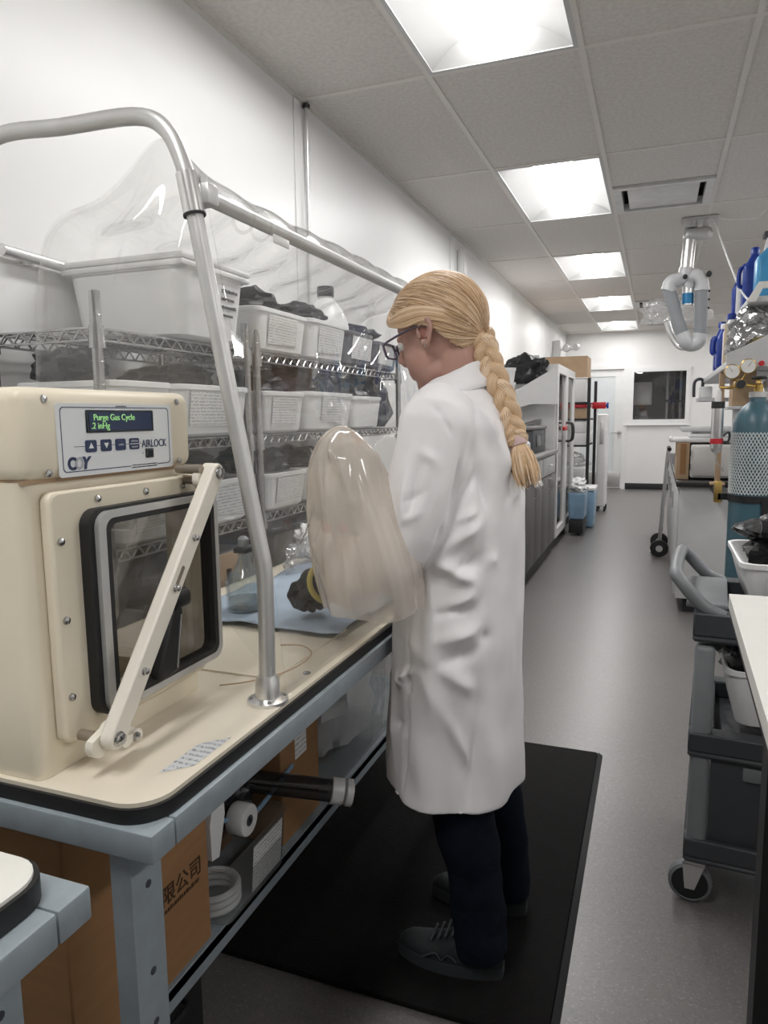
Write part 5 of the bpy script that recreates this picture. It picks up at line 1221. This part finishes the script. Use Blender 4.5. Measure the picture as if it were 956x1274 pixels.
crumple('clear_bag', 'clear plastic bags heaped in the white basin', (-.98, 9.2, .72), (.18, .24, .10), 4.9, 'bag_clear', 'bag', .5)
# floor bins
t = thing('blue_bin', 'translucent blue bin with a white bag on a black dolly', 'bin', (-.83, 8.0, 0))
obj('dolly', MB().rbox((-.85, 7.82, .03), (-.70, 8.2, .17), .01), 'rubber_black', t)
for s in (0, 1): obj('wheel', MB().cyl((-.74, 7.86 + .28 * s, .03), (-.76, 7.86 + .28 * s, .03), .03, 14), 'rubber_black', t)
obj('body', MB().rbox((-.865, 7.80, .1705), (-.685, 8.22, .47), .03, 3, .12), 'blue_bin', t)
obj('rim', MB().rbox((-.872, 7.79, .4705), (-.678, 8.23, .49), .008), 'clear_plastic', t)
crumple('white_bag', 'crumpled white bag on top of the blue bin', (-.775, 8.0, .53), (.085, .18, .075), 2.2, 'plastic_white', 'bag', .5)
t = thing('blue_bin', 'narrow dark blue bin behind the blue bin with the bag', 'bin', (-.7, 8.6, 0)); obj('body', MB().rbox((-.85, 8.4, .0), (-.632, 8.78, .43), .03, 3, .1), 'blue_bin', t); obj('lid', MB().rbox((-.855, 8.39, .4305), (-.625, 8.79, .47), .012), 'appliance_white', t)
t = thing('dehumidifier', 'tall narrow white appliance on castors in front of the door', 'appliance', (-.68, 9.75, 0))
obj('body', MB().rbox((-.735, 9.90, .07), (-.612, 10.3, 1.30), .02, 3), 'appliance_white', t)
obj('vent_panel', MB().rbox((-.70, 9.893, .9), (-.65, 9.9, 1.2), .004), 'aluminium_dull', t)
for s in (0, 1):
    for r_ in (0, 1): obj('castor', MB().cyl((-.72 + .09 * s, 9.95 + .3 * r_, .035), (-.70 + .09 * s, 9.95 + .3 * r_, .035), .034, 14), 'rubber_black', t)

# ================================================================== RIGHT SIDE
t = thing('bench_cabinet', 'pale bench cabinet with black counter in the middle of the room', 'bench', (.7, 6.6, 0))
obj('body', MB().rbox((.150, 4.92, .10), (1.25, 8.3, .828), .003), 'cabinet_light', t)
obj('toe_kick', MB().box((.20, 4.97, 0), (1.2, 8.25, .0999)), 'rubber_black', t)
obj('countertop', MB().rbox((.130, 4.88, .829), (1.27, 8.34, .866), .005), 'counter_black', t)
for k in range(5):
    o = obj('door', MB().rbox((.138, 4.95 + .66 * k, .12), (.1495, 5.59 + .66 * k, .81), .003), 'cabinet_light', t)
    obj('handle', MB().cyl((.125, 5.5 + .66 * k, .62), (.125, 5.5 + .66 * k, .74), .006, 8), 'steel_brushed', o)
t = thing('cardboard_box', 'upright cardboard box on the black counter', 'box', (.2, 5.2, .8665))
obj('body', MB().rbox((.128, 5.02, .8665), (.205, 5.4, 1.105), .003, 1), 'cardboard_pale', t); obj('tape', MB().box((.15, 5.018, .9), (.185, 5.0195, 1.10)), 'cardboard', t)
t = thing('bench_instrument', 'light grey box-shaped instrument on the black counter', 'instrument', (.4, 5.1, .8665))
obj('body', MB().rbox((.212, 5.0, .8785), (.62, 5.45, 1.092), .012, 3), 'appliance_grey', t)
obj('face_plate', MB().rbox((.225, 4.988, .892), (.60, 4.9995, 1.08), .008, 2), 'appliance_grey', t)
for s in (0, 1): obj('foot', MB().cyl((.25 + .3 * s, 5.05, .8668), (.25 + .3 * s, 5.05, .879), .015, 10), 'rubber_black', t)
for s in (0, 1): obj('hinge', MB().box((.206, 4.992, .93 + .09 * s), (.2115, 5.003, .97 + .09 * s)), 'rubber_black', t)
t = thing('tray_stack', 'flat white trays piled on the grey instrument', 'tray', (.35, 5.2, 1.093)); obj('tray', MB().rbox((.09, 5.02, 1.108), (.50, 5.44, 1.132), .006), 'appliance_white', t); obj('liner', MB().rbox((.20, 5.06, 1.1325), (.52, 5.4, 1.15), .003), 'tub_grey', t); obj('edge', MB().cyl((.095, 5.03, 1.12), (.095, 5.43, 1.12), .016, 12), 'tub_grey', t)
# hand truck
t = thing('hand_truck', 'folded aluminium hand truck leaning on the bench cabinet', 'hand truck', (.1, 7.0, 0))
for y in (6.9, 7.25): obj('rail', MB().tube(bez([(.06, y, .08), (.085, y, .55), (.105, y, .90), (.115, y, .98)], 5), .014, 10), 'aluminium', t)
for z in (.25, .5, .75): obj('crossbar', MB().cyl((.07 + .04 * z, 6.9, z), (.07 + .04 * z, 7.25, z), .009, 8), 'aluminium', t)
obj('grip', MB().cyl((.115, 6.88, .975), (.115, 7.27, .975), .018, 10), 'rubber_black', t)
for y in (6.85, 7.28): w_ = obj('wheel', MB().lathe([(.0, -.022), (.05, -.022), (.075, -.018), (.08, 0), (.075, .018), (.05, .022), (0, .022)], (.06, y, .082), 20, 'Y'), 'rubber_black', t); obj('hub', MB().cyl((.06, y - .024, .082), (.06, y + .024, .082), .03, 14), 'aluminium', w_)
obj('toe_plate', MB().rbox((-.02, 6.92, .03), (.06, 7.22, .04), .003), 'aluminium', t)
# gas cylinder
GX, GY, GR = .487, 4.2, .115
t = thing('gas_cylinder', 'teal gas cylinder with a white protective net, strapped to the bench', 'gas cylinder', (GX, GY, 0))
obj('body', MB().lathe([(0, .0), (.108, .0), (GR, .02), (GR, 1.18), (.110, 1.235), (.095, 1.285), (.065, 1.325), (.042, 1.345), (.038, 1.372), (0, 1.372)], (GX, GY, 0), 40), 'gas_teal', t)
obj('neck_ring', MB().lathe([(.040, 0), (.044, .004), (.044, .028), (.040, .032)], (GX, GY, 1.366), 24), 'aluminium_dull', t)
v_ = obj('valve', MB().lathe([(.022, 0), (.022, .04), (.014, .045), (.010, .075), (0, .075)], (GX, GY, 1.395), 16), 'brass', t)
obj('hand_wheel', MB().lathe([(0, 0), (.034, 0), (.038, .006), (.034, .014), (0, .014)], (GX, GY, 1.462), 18), 'rubber_black', v_)
net = MB(); nr = GR + .0022
for k in range(44):
    for sgn in (-1, 1):
        pts = []
        for i in range(13): a_ = 2 * PI * k / 44 + sgn * i / 12 * 1.5; pts.append((GX + nr * math.cos(a_), GY + nr * math.sin(a_), .87 + .32 * i / 12))
        net.tube(pts, .0026, 4, caps=False)
o = obj('protective_net', net, 'net_white', t)
o = obj('strap', MB().lathe([(GR + .001, -.018), (GR + .006, -.018), (GR + .006, .018), (GR + .001, .018), (GR + .001, -.018)], (GX, GY, .845), 36), 'gasket_black', t)
obj('strap_tail', MB().box((GX + .03, GY - GR - .008, .45), (GX + .06, GY - GR - .004, .845)), 'gasket_black', o)
obj('strap_anchor', MB().box((GX - .165, GY + .02, .828), (GX - .10, GY + .66, .862)), 'gasket_black', o)
obj('bracket_knob', MB().rbox((GX - .185, GY + .02, .81), (GX - .145, GY + .05, .93), .008), 'brass', t)
rg = thing('regulator', 'brass gas regulator with two round gauges on the cylinder', 'regulator', (.40, 4.17, 1.40))
obj('body', MB().lathe([(0, -.03), (.026, -.03), (.03, -.015), (.03, .015), (.024, .03), (0, .03)], (.395, 4.17, 1.435), 20, 'Y'), 'brass', rg)
obj('inlet', MB().cyl((.395, 4.17, 1.435), (GX - .01, GY, 1.425), .011, 12), 'brass', rg)
obj('adjust_knob', MB().lathe([(0, -.085), (.02, -.085), (.023, -.06), (.016, -.03)], (.395, 4.17, 1.435), 16, 'Y'), 'ink_black', rg)
obj('outlet', MB().tube(bez([(.38, 4.17, 1.425), (.34, 4.17, 1.42), (.305, 4.18, 1.425)], 4), .008, 10), 'brass', rg)
for (x, z, tx) in ((.352, 1.50, -.2), (.425, 1.525, .25)):
    g_ = obj('gauge', MB().lathe([(.0, .012), (.036, .012), (.038, .0), (.038, -.012), (.034, -.014), (.034, -.012), (0, -.012)], (x, 4.13, z), 26, 'Y'), 'brass', rg)
    obj('dial', MB().lathe([(0, -.0125), (.0335, -.0125), (.0335, -.0132), (0, -.0132)], (x, 4.13, z), 24, 'Y'), 'gauge_face', g_)
    obj('needle', MB().add([(x - .002, 4.1155, z), (x + .002, 4.1155, z), (x + .022 * math.sin(tx * 4), 4.1155, z + .024), (x + .020 * math.sin(tx * 4), 4.1155, z + .024)], [(0, 1, 2, 3)]), 'ink_black', g_)
    obj('stem', MB().cyl((x, 4.14, z - .03), (.395, 4.165, 1.445), .006, 8), 'brass', g_)
# filter trap
t = thing('gas_trap', 'clear gas filter tube with black cap and red band beside the cylinder', 'filter', (.30, 4.2, 1.05))
obj('tube', MB().lathe([(0, -.03), (.022, -.015), (.030, .01), (.030, .235), (.026, .24), (0, .24)], (.298, 4.17, 1.105), 22), 'aluminium', t)
obj('cap', MB().lathe([(.033, 0), (.033, .035), (0, .035)], (.298, 4.17, 1.315), 20), 'ink_black', t)
obj('fitting', MB().lathe([(.018, 0), (.014, .05), (.006, .07), (0, .07)], (.298, 4.17, 1.35), 14), 'plastic_white', t)
obj('red_band', MB().lathe([(.0308, 0), (.0325, .002), (.0325, .026), (.0308, .028)], (.298, 4.17, 1.13), 22), 'red_plastic', t)
obj('hose', MB().tube(bez([(.298, 4.17, 1.08), (.305, 4.17, 1.03), (.33, 4.18, 1.0), (.345, 4.28, .98)], 5), .005, 8), 'clear_plastic', t)
obj('bracket', MB().tube(bez([(.33, 4.19, 1.17), (.355, 4.2, 1.19), (.362, 4.2, 1.17), (.355, 4.2, 1.14), (.33, 4.19, 1.14)], 3), .006, 8), 'plastic_dark_grey', t)
# over-bench shelving
t = thing('bench_shelving', 'grey two-tier shelf above the bench, loaded with bottles', 'shelf', (.62, 6, .8665))
obj('shelf_board', MB().rbox((.335, 4.30, 1.53), (.86, 6.6, 1.565), .004), 'tub_grey', t)
obj('end_panel', MB().prism([(.335, 1.5301), (.86, 1.53), (.86, 1.86), (.40, 1.63), (.335, 1.605)], 'Y', 4.27, 4.2995), 'tub_grey', t)
obj('shelf_board', MB().rbox((.43, 4.30, 1.865), (.86, 6.6, 1.895), .004), 'tub_grey', t)
obj('bracket', MB().prism([(.415, 1.865), (.47, 1.963), (.86, 1.963), (.86, 1.93), (.49, 1.93), (.46, 1.865)], 'Y', 4.27, 4.2995), 'bench_white', t)
for y in (4.45, 5.5, 6.5): obj('upright', MB().box((.80, y, .867), (.84, y + .04, 1.53)), 'aluminium_dull', t)
obj('edge_clamp', MB().lathe([(0, -.02), (.014, -.02), (.014, .01), (0, .01)], (.50, 4.265, 1.545), 10, 'Y'), 'red_plastic', t)
obj('rail', MB().box((.30, 6.2, 1.385), (.84, 6.6, 1.41)), 'tub_grey', t)
def bottle(name, label, x, y, z, w, d_, h, m_, cap, handle=True, grp='bottles on the bench shelf'):
    t = thing(name, label, 'bottle', (x, y, z), 0, grp)
    b_ = MB().rbox((x - w / 2, y - d_ / 2, z), (x + w / 2, y + d_ / 2, z + h * .72), .02, 3)
    s0 = rrect(-w / 2 + .006, -d_ / 2 + .006, w / 2 - .006, d_ / 2 - .006, .02, 3); r0 = .022; n = len(s0); vs = [(x + p[0], y + p[1], z + h * .70) for p in s0]
    for i in range(n):
        a_ = math.atan2(s0[i][1], s0[i][0]); vs.append((x + r0 * math.cos(a_), y + r0 * math.sin(a_), z + h * .90))
    b_.add(vs, [(i, (i + 1) % n, n + (i + 1) % n, n + i) for i in range(n)] + [tuple(range(n, 2 * n))]); obj('body', b_, m_, t)
    obj('cap', MB().lathe([(.025, 0), (.025, h * .10), (.02, h * .12), (0, h * .12)], (x, y, z + h * .89), 14), cap, t)
    if handle: obj('handle', MB().tube(bez([(x - w * .35, y, z + h * .70), (x - w * .62, y, z + h * .66), (x - w * .66, y, z + h * .42), (x - w * .48, y, z + h * .36)], 4), .012, 8), m_, t)
bottle('jerry_bottle', 'light blue jug at the near end of the upper bench shelf', .56, 4.52, 1.8955, .17, .16, .33, 'blue_light', 'ink_black', False)
bottle('jerry_bottle', 'deep blue bottle beside the light blue jug', .70, 4.42, 1.964, .14, .12, .30, 'blue_plastic', 'blue_plastic', False) if False else None
bottle('jerry_bottle', 'deep blue bottle behind the light blue jug on the upper shelf', .50, 4.80, 1.8955, .12, .13, .34, 'blue_plastic', 'blue_plastic')
bottle('jerry_bottle', 'pale bottle with blue cap, third along the upper shelf', .485, 5.06, 1.8955, .10, .11, .30, 'tub_grey', 'blue_plastic', False)
bottle('jerry_bottle', 'dark blue bottle, fourth along the upper shelf', .48, 5.32, 1.8955, .10, .12, .30, 'blue_plastic', 'ink_black', False)
bottle('detergent_bottle', 'blue handled detergent bottle on the lower bench shelf end', .375, 5.0, 1.5655, .09, .13, .27, 'blue_plastic', 'plastic_white')
bottle('detergent_bottle', 'second blue detergent bottle farther along the lower shelf', .385, 5.35, 1.5655, .09, .13, .32, 'blue_plastic', 'blue_plastic')
bottle('detergent_bottle', 'white bottle between the blue detergent bottles and the silver bag', .39, 4.76, 1.5655, .08, .12, .30, 'plastic_white', 'blue_plastic', False)
t = thing('folder', 'tan folder standing against the silver bag', 'folder', (.38, 4.6, 1.5655)); obj('cover', MB().rbox((.345, 4.56, 1.5655), (.375, 4.66, 1.79), .003), 'cardboard_pale', t); obj('spine', MB().box((.344, 4.555, 1.5655), (.376, 4.5595, 1.79)), 'cream_plastic', t)
crumple('silver_bag', 'crinkled silver clear bag lying on the lower bench shelf', (.50, 4.46, 1.70), (.16, .13, .16), 6.6, 'mylar', 'bag', .35, None, 40, 26)
crumple('olive_pack', 'olive coloured contents at the bottom of the silver bag', (.55, 4.315, 1.655), (.10, .012, .035), 2.6, 'olive_stuff', 'pack', .25)
carton('small tan carton under the bench shelf behind the regulator', .40, .52, 4.6, 4.8, 1.33, 1.52, 'cardboard_pale')
t = thing('carton_stand', 'grey instrument stand under the bench shelf', 'stand', (.5, 4.7, .8665)); obj('column', MB().rbox((.42, 4.62, .8665), (.5, 4.78, 1.33), .006), 'tub_grey', t); obj('plate', MB().rbox((.38, 4.58, 1.31), (.76, 4.82, 1.3295), .004), 'tub_grey', t)
crumple('white_roll', 'white plastic bag hanging right of the tan carton', (.64, 4.65, 1.43), (.08, .09, .09), 3.9, 'plastic_white', 'bag', .25)
t = thing('small_clutter_box', 'black and white dispenser on the bench rail', 'dispenser', (.36, 6.3, 1.41)); obj('body', MB().rbox((.31, 6.25, 1.4105), (.40, 6.4, 1.50), .008), 'plastic_white', t); obj('pump', MB().tube(bez([(.33, 6.3, 1.50), (.33, 6.3, 1.55), (.30, 6.3, 1.56), (.27, 6.3, 1.53), (.27, 6.3, 1.42)], 4), .012, 8), 'plastic_dark_grey', t)
t = thing('wooden_stick', 'thin wooden upright beside the gas regulator', 'upright', (.345, 4.7, .8665)); obj('stick', MB().rbox((.335, 4.68, .8665), (.365, 4.71, 1.5295), .003), 'cardboard_pale', t); obj('foot', MB().rbox((.31, 4.65, .866), (.39, 4.74, .8805), .003), 'cardboard_pale', t)
t = thing('bottle_rack', 'low white rack of bottles on the counter behind the gas trap', 'rack', (.36, 5.8, .8665)); obj('base', MB().rbox((.25, 5.6, .8665), (.55, 6.0, 1.16), .008), 'appliance_white', t); obj('tray', MB().rbox((.17, 5.55, 1.1605), (.58, 6.05, 1.19), .005), 'tub_grey', t)

# extraction arm
t = thing('extraction_arm', 'jointed grey fume extraction arm hanging from the ceiling', 'extraction arm', (.2, 5.95, 2.67))
EY = 5.85
obj('ceiling_plate', MB().box((.12, EY - .09, 2.664), (.36, EY + .09, 2.676)), 'aluminium_dull', t)
obj('mount', MB().rbox((.13, EY - .05, 2.53), (.33, EY + .05, 2.62), .04, 3), 'aluminium_dull', t)
obj('mount_pin', MB().cyl((.28, EY, 2.62), (.28, EY, 2.665), .022, 12).cyl((.18, EY, 2.62), (.18, EY, 2.665), .045, 16), 'aluminium_dull', t)
obj('drop_pipe', MB().cyl((.178, EY, 2.54), (.165, EY, 2.33), .045, 18), 'aluminium', t)
e1 = obj('elbow', MB().tube(bez([(.163, EY, 2.345), (.150, EY, 2.285), (.105, EY - .01, 2.262), (.06, EY - .02, 2.245), (.045, EY - .02, 2.19)], 5), .05, 16), 'tub_grey', t)
obj('knob', MB().ell((.155, EY - .075, 2.27), (.018, .025, .018), None, 10, 8), 'ink_black', e1)
obj('joint_ring', MB().cyl((.055, EY - .02, 2.215), (.043, EY - .02, 2.185), .053, 18), 'tub_grey', e1)
obj('forearm', MB().cyl((.045, EY - .02, 2.20), (.155, EY - .02, 1.86), .046, 18), 'plastic_grey', t)
obj('forearm_strut', MB().tube(bez([(.045, EY + .10, 1.98), (.08, EY + .10, 1.88), (.13, EY + .09, 1.80), (.17, EY + .05, 1.775)], 4), .022, 10), 'aluminium', t)
obj('elbow', MB().tube(bez([(.15, EY - .02, 1.875), (.175, EY - .02, 1.82), (.21, EY, 1.795), (.26, EY, 1.81), (.275, EY, 1.87)], 5), .052, 16), 'tub_grey', t)
obj('upper_tube', MB().cyl((.275, EY, 1.84), (.272, EY, 2.20), .046, 18), 'plastic_grey', t)
e2 = obj('elbow', MB().tube(bez([(.272, EY, 2.18), (.268, EY, 2.24), (.235, EY, 2.285), (.195, EY + .01, 2.27), (.18, EY + .02, 2.21)], 5), .048, 16), 'tub_grey', t)
obj('joint_ring', MB().cyl((.272, EY, 2.175), (.272, EY, 2.20), .053, 18), 'tub_grey', e2); obj('knob', MB().ell((.315, EY - .03, 2.285), (.02, .02, .022), None, 10, 8), 'ink_black', e2)
for k in range(3): obj('screw', MB().ell((.322, EY - .01, 2.17 - .06 * k), (.008, .008, .008), None, 8, 6), 'ink_black', e2)
obj('nozzle', MB().cyl((.18, EY + .02, 2.22), (.182, EY + .02, 2.08), .040, 16), 'aluminium', t)
obj('blue_label', MB().cyl((.1808, EY + .02, 2.165), (.182, EY + .02, 2.09), .0408, 16), 'tape_blue', t)
crumple('plastic_hood_cover', 'crumpled clear plastic sheet hanging behind the extraction arm', (.10, 6.3, 2.08), (.24, .10, .14), 14.2, 'bag_clear', 'plastic sheet', .5, None, 36, 24)
o = obj('power_cord', MB().tube(bez([(.33, 5.8, 2.665), (.36, 5.5, 2.45), (.405, 5.1, 2.18), (.44, 4.75, 1.98), (.50, 4.40, 1.83), (.58, 4.26, 1.76)], 6), .006, 6), 'plastic_white'); tag(o, 'thin white cord sagging from the ceiling to the bench shelf', 'cord')
o = obj('power_cord', MB().tube(bez([(.33, 5.75, 2.66), (.40, 5.6, 2.60), (.50, 5.5, 2.565), (.58, 5.5, 2.57), (.66, 5.5, 2.66)], 6), .0035, 6), 'plastic_white'); tag(o, 'short white cord looping just under the ceiling', 'cord')
t = thing('ceiling_bracket', 'small dark bracket with a white hose near the right edge', 'bracket', (.60, 5.0, 2.3)); obj('plate', MB().rbox((.56, 4.95, 2.33), (.68, 5.05, 2.36), .006), 'plastic_dark_grey', t); obj('stem', MB().cyl((.595, 5.0, 2.36), (.60, 5.0, 2.68), .008, 8), 'plastic_dark_grey', t); obj('hose', MB().tube(bez([(.59, 5.0, 2.33), (.575, 5.0, 2.26), (.58, 4.98, 2.19), (.605, 4.95, 2.15)], 4), .009, 8), 'plastic_white', t)

# ================================================================== CART
CX0, CX1, CY0, CY1 = .118, .90, 1.88, 2.34
t = thing('utility_cart', 'grey plastic utility cart with castors beside the white bench', 'cart', (.5, 2.1, 0))
zt = .785
for (x, y) in ((CX0, CY0), (CX0, CY1 - .05), (CX1 - .06, CY0), (CX1 - .06, CY1 - .05)):
    obj('post', MB().rbox((x + .006, y + .004, .15), (x + .054, y + .046, zt - .075), .014, 3), 'plastic_grey', t)
for z, h in ((.72, .075), (.415, .065), (.125, .065)):
    sh = obj('shelf_tray', MB().rbox((CX0, CY0 - .004, z), (CX1, CY1 + .004, z + .016), .006).frame('Z', z + .0155, z + h, (CX0, CY0 - .004, CX1, CY1 + .004), (CX0 + .062, CY0 + .05, CX1 - .062, CY1 - .05)), 'plastic_dark_grey', t)
    sh.modifiers.new('b', 'BEVEL').width = .004
obj('side_panel', MB().rbox((CX0 + .055, CY0 + .012, .19), (CX1 - .055, CY0 + .02, .415), .003), 'plastic_dark_grey', t)
obj('panel_catch', MB().rbox((CX0 + .13, CY0 + .002, .37), (CX0 + .20, CY0 + .012, .405), .004), 'plastic_mid_grey', t)
hz = .90
obj('handle', MB().tube(bez([(CX0 + .07, CY0 + .02, .785), (CX0 + .02, CY0 + .02, .81), (CX0 - .032, CY0 + .03, .865), (CX0 - .048, CY0 + .08, .882), (CX0 - .048, CY1 - .08, .882), (CX0 - .032, CY1 - .03, .865), (CX0 + .02, CY1 - .02, .81), (CX0 + .07, CY1 - .02, .785)], 6), .017, 12), 'plastic_mid_grey', t)
obj('handle_tray', MB().rbox((CX0 - .02, CY0 + .06, .792), (CX0 + .08, CY1 - .06, .806), .005), 'plastic_grey', t)
for (x, y) in ((CX0 + .02, CY0 + .03), (CX0 + .05, CY1 - .03), (CX1 - .03, CY0 + .03), (CX1 - .03, CY1 - .03)):
    c_ = obj('castor', MB().lathe([(0, -.016), (.03, -.016), (.05, -.013), (.053, 0), (.05, .013), (.03, .016), (0, .016)], (x, y, .0535), 26, 'Y'), 'rubber_black', t)
    obj('tyre', MB().lathe([(.046, -.0168), (.0535, -.012), (.055, 0), (.0535, .012), (.046, .0168), (.040, 0), (.046, -.0168)], (x, y, .0551), 26, 'Y'), 'plastic_mid_grey', c_)
    obj('fork', MB().prism([(x - .012, .045), (x + .012, .045), (x + .035, .118), (x - .02, .118)], 'Y', y - .026, y - .020).prism([(x - .012, .045), (x + .012, .045), (x + .035, .118), (x - .02, .118)], 'Y', y + .020, y + .026).box((x - .02, y - .026, .112), (x + .035, y + .026, .122)), 'aluminium', c_)
t.rotation_euler = (0, 0, math.radians(-4))
tub('white tub of black bags on top of the grey cart', .205, .61, 1.92, 2.30, .7965, .125, 'tub_white', card=False, group=None, taper=.16)
tub('white tub with a black bag on the middle shelf of the grey cart', .185, .60, 1.935, 2.29, .4815, .16, 'tub_white', card=False, group=None, taper=.16)
crumple('trash_bag', 'black bag crumpled in the tub on top of the cart', (.37, 2.11, .945), (.168, .15, .09), 3.5, 'bag_black', 'bag', .45, None, 40, 26)
crumple('trash_bag', 'black bag in the middle-shelf tub of the cart', (.355, 2.10, .652), (.16, .14, .085), 7.5, 'bag_black', 'bag', .4, None, 40, 26)
# right bench
t = thing('white_bench', 'white topped bench with black sides at the right edge', 'bench', (.6, .6, 0))
obj('top', MB().prism([(.152, 1.60), (.90, 1.60), (.90, -.6), (.105, -.6)], 'Z', .893, .92), 'bench_white', t)
obj('edge_band', MB().prism([(.156, 1.597), (.896, 1.597), (.896, -.597), (.109, -.597)], 'Z', .872, .893), 'bench_black', t)
obj('leg_panel', MB().box((.185, 1.22, 0), (.88, 1.28, .872)), 'bench_black', t)
obj('leg_panel', MB().box((.185, -.5, 0), (.88, -.44, .872)), 'bench_black', t)
obj('stretcher', MB().box((.78, -.44, .2), (.82, 1.22, .3)), 'bench_black', t)
